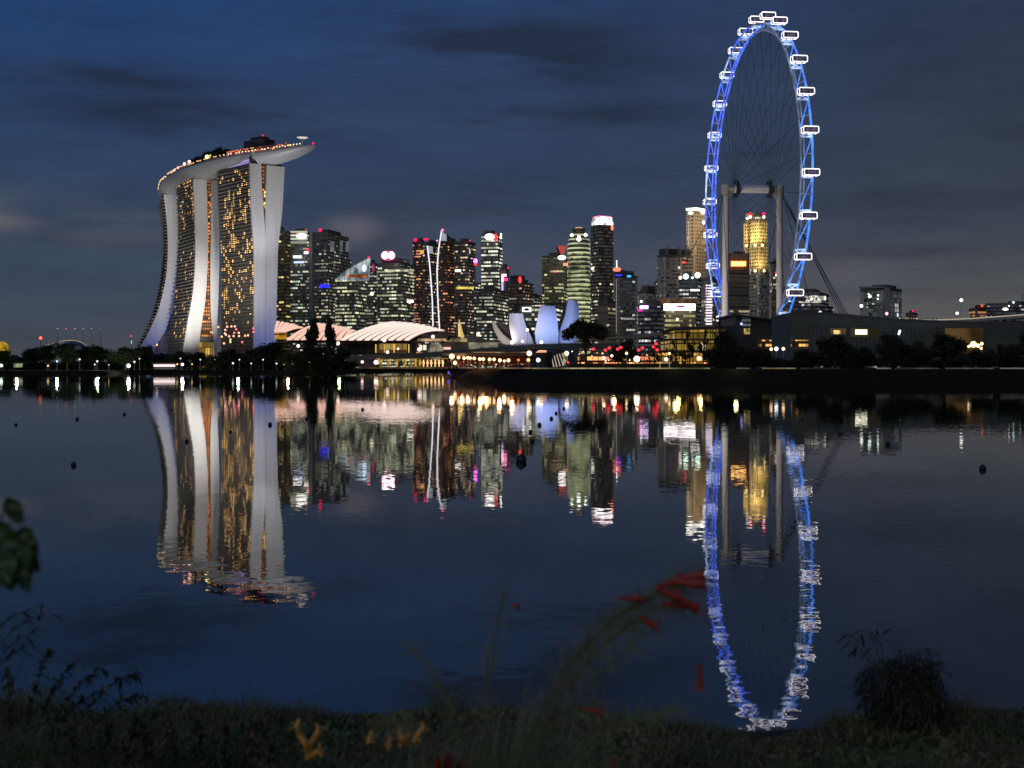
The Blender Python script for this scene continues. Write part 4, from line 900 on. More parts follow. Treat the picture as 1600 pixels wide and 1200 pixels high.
for k in range(nsp):
    for sgn in (-1, 1):
        b = MB(); t0 = ph0+k*step+.5*step; b.tube(wc+ax*sgn*8.8+wd*3.4*sin(t0)+Vector((0, 0, 3.4*cos(t0))), wp(t0, RW-3.2, 0), .09, .09, 3, False); b.build('spoke_cable', M_dark, wheel)
for sgn, X, Yd, n_ in ((1, 1352, 505, 2), (1, 1362, 515, 2), (-1, 985, 505, 1)):
    for j in range(n_):
        a_ = wc+ax*14.5*sgn+Vector((0, 0, -2-j*2)); 
        b = MB(); b.tube(a_, G(X+j*7, 470 if sgn > 0 else 760, 3), .16, .16, 4); b.build('stay_cable', M_dark, wheel)
for sgn in (-1, 1):
    b = MB(); b.tube(wc+ax*14.4*sgn-Vector((0, 0, 2)), Vector((wc.x+ax.x*13*sgn, wc.y+95, 3)), .16, .16, 4); b.tube(wc+ax*14.4*sgn-Vector((0, 0, 2)), Vector((wc.x+ax.x*20*sgn, wc.y-60, 3)), .16, .16, 4); b.build('stay_cable', M_dark, wheel)
point(tuple(wc+Vector((-52, -45, -74))), 1.7e5, (255, 240, 225), 3, kind='SPOT', name='flood_lamp', aim=wc-Vector((0, 0, 25)), cone=70)
# ------------------------------------------------------------------ event halls with lit ribbed shells
M_shell = pmat('dark red shell roof', (.20, .085, .075), .6, vs=.1)
M_rib = emat('painted lit roof stripes', (255, 226, 214), 1.15)  # stripes emit in place of light falling on the roof panels
M_rib2 = emat('soft roof stripes', (255, 205, 185), 1.0)
def vault(label, A0, A1, B0, B1, C0, C1, d0, d1, n, loc, ribm, wid=.5, bow=0, shell_e=None):
    root = thing('event_hall', tuple(loc), label, 'event hall', 'event halls with striped shell roofs')
    def Sf(s_, t_, up=0):
        L = lambda P, Q_, k: (P[0]+(Q_[0]-P[0])*k, P[1]+(Q_[1]-P[1])*k)
        a, b_, c_ = L(A0, A1, s_), L(B0, B1, s_), L(C0, C1, s_)
        b_ = (b_[0], b_[1]-bow*sin(pi*s_)); c_ = (c_[0], c_[1]-bow*1.6*sin(pi*s_))
        x = (1-t_)**2*a[0]+2*t_*(1-t_)*b_[0]+t_**2*c_[0]; y = (1-t_)**2*a[1]+2*t_*(1-t_)*b_[1]+t_**2*c_[1]
        d = d0+(d1-d0)*t_
        p = W(x, y, d); p.z += up; p.y -= up*.6; return p
    b = MB(); b.grid(lambda a, t: Sf(a, t), 30, 12); b.grid(lambda a, t: Sf(a, t)-Vector((0, 0, 1.5)), 30, 12); b.build('roof_shell', shell_e or M_shell, root)
    for i in range(n):
        s0, s1 = (i+.5-wid/2)/n, (i+.5+wid/2)/n
        b = MB(); b.grid(lambda a, t: Sf(s0+(s1-s0)*a, t, .7), 2, 12); b.grid(lambda a, t: Sf(s0+(s1-s0)*a, t, .2), 2, 12); b.build('lit_roof_rib', ribm, root)
    return root, Sf
r1, Sf = vault('largest event hall, its shell roof striped with pink white lit ribs', (529, 532.5), (641, 532.5), (568, 510), (664, 515), (612, 503.5), (698, 518.5), 700, 790, 9, G(610, 740, 1), M_rib, .58, 2.2)
for nm, x0, y0, x1, y1, d, m in [('hall_wall', 526, 532.5, 650, 555, 712, winmat('hall glass', wall=(.16, .13, .11), glass=(.05, .05, .05), fh=20, bay=4, lit=0, s=0, seed=2, wy=(0, 1))),
        ('lit_gallery', 586, 536, 636, 552, 709, winmat('gallery yellow', wall=(.30, .24, .12), glass=(.10, .08, .04), fh=5.5, bay=3.2, lit=.5, ca=(255, 215, 120), cb=(235, 195, 100), s=.7, seed=5, wy=(.2, .8), rowvar=.1)),
        ('eave', 527, 532.5, 652, 535.5, 705, M_shell)]: pxbox(r1, nm, x0, y0, x1, y1, d, m, 3)
M_gold = emat('gold pillar light', (255, 215, 120), 1.0)
for x in (586.5, 600, 615, 638): pxbox(r1, 'lit_pillar', x, 538, x+1.2, 551, 706, M_gold, 1)
b = MB(); b.slab([W(640, 532, 730), W(698, 530, 730), W(702, 524, 730), W(698, 518.5, 730), W(650, 523, 730)], (0, 30, 0)); b.build('gable', M_cond, r1)
pxbox(r1, 'lit_frieze', 652, 529, 697, 533, 724, emat('warm frieze', (255, 215, 160), .8, .9, .3), 2)
root = thing('glass_pavilion', tuple(G(675, 690, 5)), 'pale half round glass pavilion at the right end of the halls', 'pavilion')
b = MB(); c0 = W(681, 549, 700)
for i in range(9):
    a = pi*i/8; b.poly([c0+Vector((4.4*cos(a)*cos(q), -3*sin(q)*1, 5.4*sin(q)*(1 if a == 0 else 1))) for q in [pi*k/10 for k in range(11)]] if i in (0,) else [c0+Vector((-4.4+8.8*i/8, 0, 0)), c0+Vector(((-4.4+8.8*i/8)*.6, 0, 4.8))], .18, 4)
b.build('frame_ribs', M_white, root); b = MB(); b.ball(c0, 4.2, 14, 8, (1, .6, 1.15)); b.build('glass', emat('pale pavilion glass', (190, 180, 150), .55, .5, .3), root)
for x0, x1 in ((655, 659.5), (661, 666)): pxbox(root, 'lit_panel', x0, 539, x1, 547, 700, emat('white panels', (250, 245, 225), 1.0), 1)
r2, Sf2 = vault('middle event hall partly hidden by a leafless black tree', (446, 532), (545, 532), (470, 512), (548, 520), (497, 506), (556, 518), 800, 880, 9, G(500, 840, 1), M_rib2, .72, 1.5)
r3, Sf3 = vault('leftmost event hall roof beside the foot of the nearest hotel tower', (428, 520), (446, 520), (430, 508), (462, 513), (431, 502.5), (476, 513.5), 900, 960, 6, G(450, 930, 1), M_rib2, .72, 1.0)
pxbox(r3, 'lit_wall', 429, 519, 447, 530, 905, emat('amber wall', (255, 185, 70), .9, .6, .1), 3)
# long low lit hall continuing right behind the bridge
root = thing('low_hall', tuple(G(740, 800, 1)), 'low sweeping hall with cream lit walls left of the petals', 'hall')
b = MB(); b.slab([W(692, 536, 800), W(720, 524, 800), W(742, 524, 800), W(752, 528, 800), W(800, 541, 800), W(800, 550, 800), W(690, 550, 800)], (0, 40, 0)); b.build('roof', pmat('sweeping roof', (.20, .19, .17), .7), root)
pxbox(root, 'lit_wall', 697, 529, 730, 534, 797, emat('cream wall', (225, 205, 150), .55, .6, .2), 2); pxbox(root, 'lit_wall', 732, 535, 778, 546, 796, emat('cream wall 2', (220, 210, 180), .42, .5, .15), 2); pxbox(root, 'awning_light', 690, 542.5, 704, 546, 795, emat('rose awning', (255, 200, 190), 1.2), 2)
root = thing('steel_sculpture', tuple(G(721, 770, 5)), 'gold lit pointed steel sculpture by the low hall', 'sculpture')
b = MB(); b.tube(W(723, 528, 770), W(717, 499, 770), 1.2, .3, 5); b.build('spike', emat('gold steel', (235, 205, 130), .8), root); b = MB(); b.tube(W(718, 526, 769), W(716.5, 505, 769), .8, .3, 5); b.build('spike', M_gold, root)
# the two masts
for lab, pts, flag, d in [('shorter white mast with a pale flag, left of its taller neighbour', [(667.5, 384), (671, 410), (673.5, 440), (675.5, 470), (676.5, 510)], [(668.5, 384), (676, 385), (676.5, 396), (670, 396)], 820),
                     ('tallest white mast with a pale flag and a red light on its tip', [(690, 360), (685.5, 388), (682.8, 420), (683.5, 450), (685, 485), (687, 518)], [(690.5, 362), (697.5, 366.5), (698, 376.5), (689, 376)], 815)]:
    root = thing('light_mast', tuple(G(pts[-1][0], d, 1)), lab, 'mast', 'white light masts'); p2 = [W(x, y, d) for x, y in pts]
    p3 = [cr_spline([tuple(p) for p in p2], i/16) for i in range(17)] if False else p2
    b = MB(); b.poly(p3, .42, 6); b.build('mast_pole', emat('lit mast', (240, 238, 245), 1.25), root)
    b = MB(); b.slab([W(x, y, d+.5) for x, y in flag], (0, .4, 0)); b.build('flag', emat('pale flag', (170, 180, 185), .8), root)
    if 'tallest' in lab: pxball(root, 'beacon', 691.5, 359.5, d-1, 2.2, emat('rose beacon', (255, 110, 150), 2.0))

# ------------------------------------------------------------------ lotus shaped museum
M_petal = pmat('white museum skin', (.62, .63, .66), .6, vs=.08, var=.06)
M_pdark = pmat('dark petal side', (.10, .095, .09), .7)
root = thing('lotus_museum', tuple(G(845, 860, 2)), 'lotus shaped museum with pale blue lit petals', 'museum')
def petal(name, rows, d, bulge, thick, mat=M_petal, tilt=0):
    """rows: (y, x left, x right) top to bottom; a bowed shell with real thickness"""
    n = len(rows); m = 8
    def fr(u, v, back):
        k = v*(n-1); i = min(int(k), n-2); f = k-i
        y = rows[i][0]+(rows[i+1][0]-rows[i][0])*f; a = rows[i][1]+(rows[i+1][1]-rows[i][1])*f; c_ = rows[i][2]+(rows[i+1][2]-rows[i][2])*f
        p = W(a+(c_-a)*u, y, d); lean = tilt*(1-v)**2
        p.y += -bulge*sin(pi*u)*.9-lean+(thick*(.25+.75*v) if back else 0); return p
    b = MB(); b.grid(lambda u, v: fr(u, v, 0), m, (n-1)*3); b.build(name, mat, root, smooth=True)
    b = MB(); K = (n-1)*3
    for e in (0, 1):
        b.grid(lambda u, v: fr(e, v, 0).lerp(fr(e, v, 1), u), 1, K)
    b.grid(lambda u, v: fr(u, 0, 0).lerp(fr(u, 0, 1), v), m, 1); b.grid(lambda u, v: fr(u, v, 1), m, K); b.build(name+'_side', M_pdark, root)
petal('petal', [(502, 768, 773), (512, 770, 778.5), (522, 774.5, 786), (531, 780, 797), (541, 789, 812)], 875, 1.0, 12, pmat('grey petal skin', (.5, .48, .45), .7))
petal('petal', [(490.5, 796, 817), (500, 795.6, 819), (510, 795.8, 822), (520, 797.5, 827), (530, 800, 832), (541, 804, 836)], 860, 2, 14, tilt=6)
petal('petal', [(479, 844, 866.5), (492, 840.5, 869), (505, 838.5, 871), (518, 835.8, 872.2), (529, 836.5, 872.2), (540, 838, 872)], 850, 2.5, 16, tilt=8)
petal('petal', [(469.5, 888, 898), (471.5, 886.4, 902), (480, 885, 904), (492, 883, 904.6), (504, 879, 904.8), (516, 874.5, 904), (526, 872.5, 902), (540, 872.5, 900)], 855, 2.5, 14, tilt=5)
petal('petal', [(474, 880, 888), (484, 879.5, 887), (496, 876, 884), (508, 873, 880), (520, 871, 876)], 885, 1, 6, pmat('taupe petal', (.14, .125, .105), .7))
petal('petal', [(494, 815, 819), (506, 818, 825), (518, 822, 833), (530, 828, 838), (540, 832, 840)], 885, 1, 6, M_pdark)
petal('petal', [(504, 774, 786), (514, 780, 797), (526, 790, 800), (536, 798, 804)], 890, 1, 6, M_pdark)
b = MB(); b.prism([tuple(G(x, y_)[:2]) for x, y_ in ((795, 846), (898, 846), (905, 890), (790, 890))], 1.5, ztop(538, 850)); b.build('museum_base', M_dark, root)
for x, z, e, rgb in ((820, 8, 2.2e4, (175, 190, 255)), (855, 8, 2.0e4, (165, 185, 255)), (893, 8, 2.4e4, (150, 172, 255)), (802, 6, 1.8e4, (255, 230, 205))):
    p = G(x, 812, z); p.z = 17; p.y = 826; point(tuple(p), e*1.05, rgb, 2, aim=W(x, 500, 852), kind='SPOT', cone=95, blend=1, name='flood_lamp')

point((G(788, 850)[0], 846, 17), 1.8e4, (255, 240, 220), 1, kind='SPOT', name='flood_lamp', aim=W(782, 522, 875), cone=100, blend=1)
# ------------------------------------------------------------------ road bridge over the channel
root = thing('road_bridge', tuple(G(700, 600, 0)), 'long low road bridge rising to the right across the channel mouth', 'bridge')
bp_ = [(540, 556, 563, 660), (600, 554.5, 561.5, 640), (660, 551.5, 558.5, 622), (700, 548.5, 555, 610), (740, 545.5, 552.5, 596), (800, 541, 548.5, 574), (850, 538, 545.5, 556), (900, 536.5, 544, 540), (960, 537, 544, 520)]
b = MB()
for (xa, ya, yb, da), (xc_, yc, yd, dc) in zip(bp_, bp_[1:]):
    P = [W(xa, yb, da), W(xc_, yd, dc), W(xc_, yc, dc), W(xa, ya, da)]; b.slab(P, (3, 16, 0))
b.build('deck', M_cond, root)
b = MB()
for (xa, ya, yb, da), (xc_, yc, yd, dc) in zip(bp_, bp_[1:]): b.tube(W(xa, ya-.6, da-.5), W(xc_, yc-.6, dc-.5), .12, .12, 4)
b.build('handrail', M_grey, root)
M_pier_lit = pmat('cream bridge pier', (.55, .45, .25), .8)
M_glow = emat('gold lit pier face', (245, 200, 90), .62, .5, .4)  # piers emit in place of lamp light falling on them
xs = [594.5, 607, 620, 632, 642, 649.5, 656.5]
for k, x in enumerate(xs):
    d = 640-.25*(x-594); b = MB(); a0 = W(x, 573, d); t1, t2 = W(x-3.4, 561, d), W(x+3.4, 561, d)
    w_ = 1.0 if k < 4 else .7
    b.tube(a0, a0.lerp((t1+t2)/2, .35), w_*.55, w_*.6, 6)
    if k < 4: m_ = a0.lerp((t1+t2)/2, .35); b.tube(m_, t1, w_*.45, w_*.55, 6); b.tube(m_, t2, w_*.45, w_*.55, 6)
    else: b.tube(a0, (t1+t2)/2, .6, .6, 6)
    b.build('pier', M_glow, root)
for x in (662, 668, 674, 680, 686, 692):
    b = MB(); a0 = W(x, 573, 630); b.tube(a0, W(x, 562, 630), .3, .3, 5); b.ball(W(x, 567, 629), .55, 8, 5, (1, 1, 1.4)); b.build('pier_lamp', emat('amber pier lamp', (255, 200, 130), 1.5), root)
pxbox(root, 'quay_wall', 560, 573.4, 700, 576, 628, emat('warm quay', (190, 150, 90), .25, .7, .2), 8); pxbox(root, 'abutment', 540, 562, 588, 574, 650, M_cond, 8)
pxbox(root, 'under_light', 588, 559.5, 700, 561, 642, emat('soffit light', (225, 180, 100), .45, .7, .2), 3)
# footbridge trusses of white arcs at the right of the bridge
root = thing('helix_footbridge', tuple(G(870, 470, 2)), 'short lit run of slanting white footbridge ribs beside the umbrella tree', 'footbridge')
for x, y0, y1, dx in ((858, 560, 574, 3), (862, 558, 573, 3.5), (866, 556, 573, 4), (870, 554, 572, 5), (874, 553, 571, 6), (878, 552, 570, 7)):
    b = MB(); b.tube(W(x+dx, y1, 470), W(x, y0, 474), .22, .18, 5); b.build('rib', emat('footbridge rib', (225, 215, 195), .6), root)
pxbox(root, 'lit_pylon', 880, 551, 887, 570, 472, emat('cream pylon', (235, 205, 150), .8, .5, .6), 2); pxbox(root, 'deck', 846, 570.5, 892, 573, 471, M_cond, 4); pxbox(root, 'stairs', 884, 566, 896, 576, 466, M_cond, 3)
# dark round pavilion with a salmon lit slot
root = thing('drum_pavilion', tuple(G(850, 420, 2)), 'dark drum shaped pavilion with a glowing salmon slot', 'pavilion')
b = MB(); p = G(850, 430); b.tube((p.x, p.y, 2.4), (p.x, p.y, 7.6), 2.8, 2.8, 20); b.build('drum', M_dark, root)
b = MB(); b.slab([W(837, 551, 424), W(854, 550.5, 424), W(854, 547.5, 424), W(842, 547, 424)], (0, .4, 0)); b.build('lit_slot', emat('salmon slot', (255, 180, 140), 1.1), root)

# ------------------------------------------------------------------ lakeside terraces, yellow building, terminal, viaduct
root = thing('terraced_building', tuple(G(1085, 330, 2.4)), 'yellow lit terraced building with dark balcony tiers behind small trees', 'building')
gl = winmat('yellow terrace glass', wall=(.10, .08, .04), glass=(.08, .07, .03), fh=3.0, bay=2.0, lit=1.0, ca=(235, 195, 85), cb=(225, 180, 70), s=.45, seed=41, wx=(.05, .95), wy=(.05, .95), rowvar=.2, run=5)
gl2 = winmat('warm cafe glass', wall=(.12, .08, .03), glass=(.10, .07, .03), fh=1.4, bay=.9, lit=.75, ca=(255, 205, 100), cb=(255, 175, 80), s=1.0, seed=42, wx=(.1, .9), wy=(.1, .95), rowvar=.2, run=3)
pxbox(root, 'upper_floor', 1056, 514, 1134, 529, 345, gl, 20); pxbox(root, 'middle_floor', 1046, 531.5, 1128, 548, 342, gl, 20); pxbox(root, 'ground_floor', 1030, 551, 1112, 571, 338, gl2, 20)
b = MB(); b.slab([W(1040, 516, 340), W(1056, 511, 340), W(1140, 509.5, 340), W(1140, 513.5, 340), W(1056, 515.5, 340), W(1040, 518, 340)], (0, 26, 0)); b.build('roof_slab', M_roof_dk, root)
pxbox(root, 'balcony_slab', 1040, 529, 1138, 531.5, 337, M_roof_dk, 24); pxbox(root, 'balcony_slab', 1022, 547, 1130, 551, 333, M_roof_dk, 26)
pxbox(root, 'lit_sign', 1096.5, 535.5, 1102.5, 547, 332, emat('cream red sign', (255, 225, 190), 1.6), .6); b = MB(); b.slab([W(996, 523, 350), W(1046, 517, 350), W(1046, 522, 350), W(996, 528, 350)], (0, 20, 0)); b.build('ramp_roof', M_con, root)
for x in range(1047, 1130, 9): pxbox(root, 'column', x, 514, x+.7, 571, 336.5, M_roof_dk, .4)
root = thing('cafe_row', tuple(G(985, 350, 2.4)), 'low row of warmly lit cafes under red lit trees', 'cafe row')
pxbox(root, 'cafe_front', 905, 557, 1032, 570, 356, winmat('cafe front', wall=(.08, .05, .03), glass=(.05, .04, .02), fh=2.2, bay=1.6, lit=.7, ca=(255, 190, 100), cb=(255, 130, 100), s=1.8, seed=44, rowvar=.2, run=5, wy=(.1, .85)), 8)
pxbox(root, 'canopy', 900, 553, 1034, 557, 350, M_cond, 12); pxbox(root, 'hedge', 890, 568, 1110, 575.5, 300, pmat('hedge', (.025, .035, .015), .95, vs=2), 2)
for i in range(34):  # glow dots added to brighten the dark cafe front
    x = 890+i*6.4+rnd.uniform(-3, 3); pxball(root, 'cafe_glow_dot', x, rnd.uniform(548, 568), 345, rnd.choice((.7, .9, 1.2, 1.6)), rnd.choice((M_warm, emat('amber pier lamp', (255, 200, 130), 1.5), emat('red lantern', (255, 60, 70), 1.5), emat('yellow hot', (255, 250, 200), 2.5))))
root = thing('wheel_terminal', tuple(G(1200, 520, 2)), 'dark wedge roofed boarding terminal under the wheel', 'terminal')
b = MB(); b.slab([W(1150, 492, 500), W(1237, 504, 500), W(1240, 574, 500), W(1128, 574, 500), W(1126, 513, 500), W(1148, 508, 500)], (0, 40, 0)); b.build('terminal_body', pmat('dark terminal cladding', (.035, .04, .045), .5, vs=.1), root)
b = MB(); b.slab([W(1147, 490, 498), W(1240, 502.5, 498), W(1240, 505, 498), W(1147, 493, 498)], (0, 44, 0)); b.build('roof', M_roof_dk, root)
pxbox(root, 'lit_window', 1160, 495.5, 1173, 510, 498, winmat('terminal window', wall=(.1, .1, .1), glass=(.1, .11, .11), fh=1.8, bay=1.5, lit=.8, ca=(170, 180, 170), cb=(140, 155, 150), s=.35, seed=50, rowvar=.1), 1); pxbox(root, 'lit_window', 1163, 513, 1172, 522, 498, emat('pale gold window', (240, 215, 130), .7, .7, .5), 1)
pxbox(root, 'lit_concourse', 1188, 531, 1262, 545, 495, winmat('concourse', wall=(.1, .06, .03), glass=(.08, .05, .03), fh=2.0, bay=1.4, lit=.6, ca=(255, 200, 110), cb=(255, 190, 100), s=1.1, seed=51, rowvar=.2, run=4), 3)
pxbox(root, 'lit_concourse', 1238, 531, 1263, 544, 393, winmat('concourse 2', wall=(.1, .06, .03), glass=(.08, .05, .03), fh=1.7, bay=1.1, lit=.6, ca=(255, 200, 110), cb=(255, 190, 100), s=1.1, seed=52, rowvar=.2, run=4), 2)
pxball(root, 'lamp', 1158.5, 506, 497, 2, emat('lilac lamp', (190, 170, 255), 2.2)); pxball(root, 'lamp', 1238, 525.5, 492, 1.2, M_wht)
M_via = pmat('ribbed grandstand wall', (.13, .15, .135), .8, vs=.15, var=.35)
root = thing('trackside_building', tuple(G(1420, 400, 2)), 'long dark trackside building with a few lit openings behind the right trees', 'building')
b = MB(); b.slab([W(1236, 488.5, 400), W(1290, 489.5, 400), W(1345, 494.5, 398), W(1409, 500, 396), W(1500, 503.5, 392), W(1640, 507, 388), W(1640, 572, 388), W(1236, 572, 400)], (0, 30, 0)); b.build('long_wall', M_via, root)
b = MB()
for x in range(1240, 1640, 7): b.tube(W(x, 506, 399-max(0, x-1290)*.04), W(x, 560, 399-max(0, x-1290)*.04), .12, .12, 4)
b.build('ribbed_cladding', M_cond, root)
b = MB(); pts = [(1236, 488.5), (1290, 489.5), (1345, 494.5), (1409, 500), (1500, 503.5), (1640, 507)]
for p, q in zip(pts, pts[1:]): b.tube(W(p[0], p[1], 386), W(q[0], q[1], 386), .35)
b.build('roof_edge', M_cond, root)
for x0, y0, x1, y1, c, s_ in ((1298, 513, 1322, 522, (150, 130, 90), .22), (1330, 512, 1357, 526, (120, 105, 70), .22), (1358, 512, 1374, 526, (100, 90, 60), .15)): pxbox(root, 'opening', x0, y0, x1, y1, 385, emat('dim opening %d' % x0, c, s_), .6)
pxbox(root, 'lit_window', 1337, 515, 1355, 522.5, 384, emat('bright opening', (255, 250, 225), 2.0), .5); pxbox(root, 'lit_window', 1303, 516, 1313, 522, 384, emat('bright opening 2', (255, 200, 130), 1.4, .8, .5), .5)
b = MB(); b.tube(W(1404, 523, 384), W(1406.5, 516, 384), .3); b.build('slanted_lamp', M_wht, root)
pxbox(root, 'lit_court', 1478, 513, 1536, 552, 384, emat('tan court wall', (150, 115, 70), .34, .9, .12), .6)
for x, y, r_ in ((1521, 538, 5), (1528, 540, 3), (1534, 537, 2.6), (1514, 541, 2.5), (1533, 544, 2.2)): pxball(root, 'court_lamp', x, y, 383, r_, emat('court hot', (255, 225, 160), 2.6))
# elevated road behind
root = thing('viaduct', tuple(G(1540, 900, 2)), 'elevated road with a pale lit parapet at the right', 'viaduct')
b = MB(); vp = [(1400, 501.5, 900), (1440, 499.5, 880), (1475, 499, 860), (1520, 497, 840), (1560, 494, 820), (1640, 488, 790)]
for p, q in zip(vp, vp[1:]): b.slab([W(p[0], p[1]+6, p[2]), W(q[0], q[1]+6, q[2]), W(q[0], q[1], q[2]), W(p[0], p[1], p[2])], (2, 18, 0))
b.build('deck', M_con, root); b = MB()
for p, q in zip(vp, vp[1:]): b.slab([W(p[0], p[1]+1.3, p[2]-1), W(q[0], q[1]+1.3, q[2]-1), W(q[0], q[1]-.3, q[2]-1), W(p[0], p[1]-.3, p[2]-1)], (.3, .6, 0))
b.build('lit_parapet', emat('lit parapet', (225, 215, 195), .55), root)
b = MB()
for x in (1450, 1490, 1530, 1570, 1610): d = 900-(x-1400)*.45; b.tube(W(x, 498, d+8), G(x, d+8, 1), 1.2)
b.build('piers', M_con, root)

# ------------------------------------------------------------------ lamps
def lamp_post(label, x, y, base_y, d, r_px=2.4, mat=None, grp=None, cat='street lamp', light=0, rgb=(255, 220, 170), zbase=None, arm=0):
    zb = zbase if zbase is not None else max(1.3, H+(CY-base_y)*d/F)
    p = W(x, y, d); root = thing('street_lamp', (p.x, p.y, zb), label, cat, grp)
    b = MB(); b.tube((p.x+arm, p.y, zb), (p.x+arm, p.y, p.z), .10, .06, 6)
    if arm: b.tube((p.x+arm, p.y, p.z), (p.x, p.y, p.z+.15), .06, .05, 5)
    b.build('pole', M_grey, root)
    b = MB(); b.ball(p, r_px*d/F, 10, 7); b.build('lamp_head', mat or M_warm, root, smooth=True)
    if light: point((p.x, p.y-1.2, p.z-.3), light, rgb, .4)
    return root
JG = 'lamps crowded on the near spit'
for k, (x, y, r_, by, m, d, lab) in enumerate([
    (706, 557, 4.2, 572, M_warm, 300, 'biggest and brightest warm lamp at the tip of the spit'), (711, 567, 3.0, 573, M_warm, 296, 'low warm lamp just below the brightest one at the tip'), (716.5, 558.5, 2.6, 573, M_warm, 298, 'warm lamp right of the brightest lamp at the tip'),
    (725, 559.5, 2.5, 574, M_warm, 292, 'first small warm lamp past the tip of the spit'), (731, 559, 2.4, 574, M_warm, 290, 'second small warm lamp past the tip of the spit'), (735, 559.5, 2.2, 574, M_warm, 289, 'third small warm lamp past the tip of the spit'),
    (741, 560, 2.5, 574, M_warm, 286, 'fourth small warm lamp past the tip of the spit'), (749.5, 561, 2.5, 575, M_warm, 282, 'left of a close pair of warm lamps midway along the spit end'), (755, 561, 2.7, 575, M_warm, 280, 'right of a close pair of warm lamps midway along the spit end'),
    (765, 561.5, 2.6, 575, M_warm, 276, 'warm lamp left of three close ones on the spit'), (772, 561.5, 2.5, 575, M_warm, 272, 'warm lamp in the middle of three close ones on the spit'), (781, 563, 2.8, 576, M_warm, 268, 'warm lamp right of three close ones on the spit'),
    (788, 564, 2.0, 576, M_warm, 266, 'smallest low warm lamp on the spit'), (794.5, 563, 2.8, 576, M_warm, 264, 'warm lamp at the right end of the dense row on the spit'),
    (810, 562.5, 2.0, 577, M_orng, 258, 'small orange red lamp standing alone on the spit'), (825.5, 562.5, 2.7, 577, emat('peach lamp', (255, 185, 120), 2.4), 255, 'peach coloured lamp left of the greenish white lamp'),
    (827, 552, 4.0, 577, emat('cream globe', (255, 235, 195), 2.6), 262, 'large cream globe lamp above the peach coloured one'), (841, 562.5, 3.3, 577, M_green, 254, 'greenish white lamp right of the peach coloured one'),
    (885.5, 552, 3.4, 576, emat('cream globe', (255, 235, 195), 2.6), 300, 'cream lamp by the lit pylon left of the umbrella tree'), (943.5, 559.5, 2.6, 576, emat('cream globe', (255, 235, 195), 2.6), 246, 'cream lamp on a white post right of the umbrella tree')]):
    lamp_post(lab, x, y, by, d, r_, m, JG, zbase=2.4, light=(60 if k in (0, 4, 8, 12) else 0))
for x, y, r_, lab in ((800, 535, 3.0, 'leftmost lamp on the bridge under the petals'), (816.5, 533.5, 2.3, 'second lamp on the bridge under the petals'), (846, 534.5, 2.8, 'third lamp on the bridge, under the tallest petal'), (824, 515.5, 2.4, 'lamp hanging high in front of the second petal'), (747.5, 521.5, 2.8, 'pale lamp on a pole left of the petals')):
    lamp_post(lab, x, y, 545, 560, r_, emat('cream globe', (255, 235, 195), 2.6), 'lamps standing on the bridge')
for x, y, r_, lab in ((528, 536.5, 3.0, 'lamp at the left corner of the largest hall'), (600.5, 531.5, 3.0, 'pink lamp in front of the largest striped roof'), (676.5, 526, 2.8, 'pink lamp at the foot of the two masts'), (605.5, 550, 2.6, 'white lamp under the largest striped roof'), (655, 546, 3, 'bluish white lamp left of the glass pavilion'), (622, 545, 1.8, 'small lilac lamp on the hall front'), (566, 565.5, 2.3, 'small warm lamp left of the bridge piers'), (587.5, 566, 3.6, 'big warm lamp at the left end of the bridge piers'), (538, 562, 2.2, 'dim white lamp left of the bridge abutment'), (466, 540.5, 2.6, 'white lamp above the dark trees below the left hall roof')):
    lamp_post(lab, x, y, 560, 640, r_, emat('rose lamp', (255, 215, 205), 2.2), 'lamps in front of the event halls')
for x, y, by, r_, d, lab in ((1502, 469, 497, 2.6, 830, 'tallest street lamp standing on the elevated road'), (1495.5, 489.5, 497, 2.3, 820, 'short street lamp left of the tallest one on the elevated road'), (1346, 478, 494, 2.6, 600, 'street lamp in front of the slab hotel, at its left edge'), (1576.5, 478, 492, 1.2, 830, 'faint thin street lamp at the far right')):
    lamp_post(lab, x, y, by, d, r_, M_wht, 'tall street lamps on the elevated road', zbase=H+(CY-by)*d/F)
lamp_post('street lamp glowing pink beside the slab hotel', 1385.5, 490, 500, 600, 2.4, emat('rose hot', (255, 190, 190), 2.4), 'tall street lamps on the elevated road', zbase=20); 
lamp_post('small rose lamp over the trackside building roof', 1281.5, 488, 492, 600, 2.4, emat('rose hot', (255, 190, 190), 2.4), 'tall street lamps on the elevated road', zbase=20)
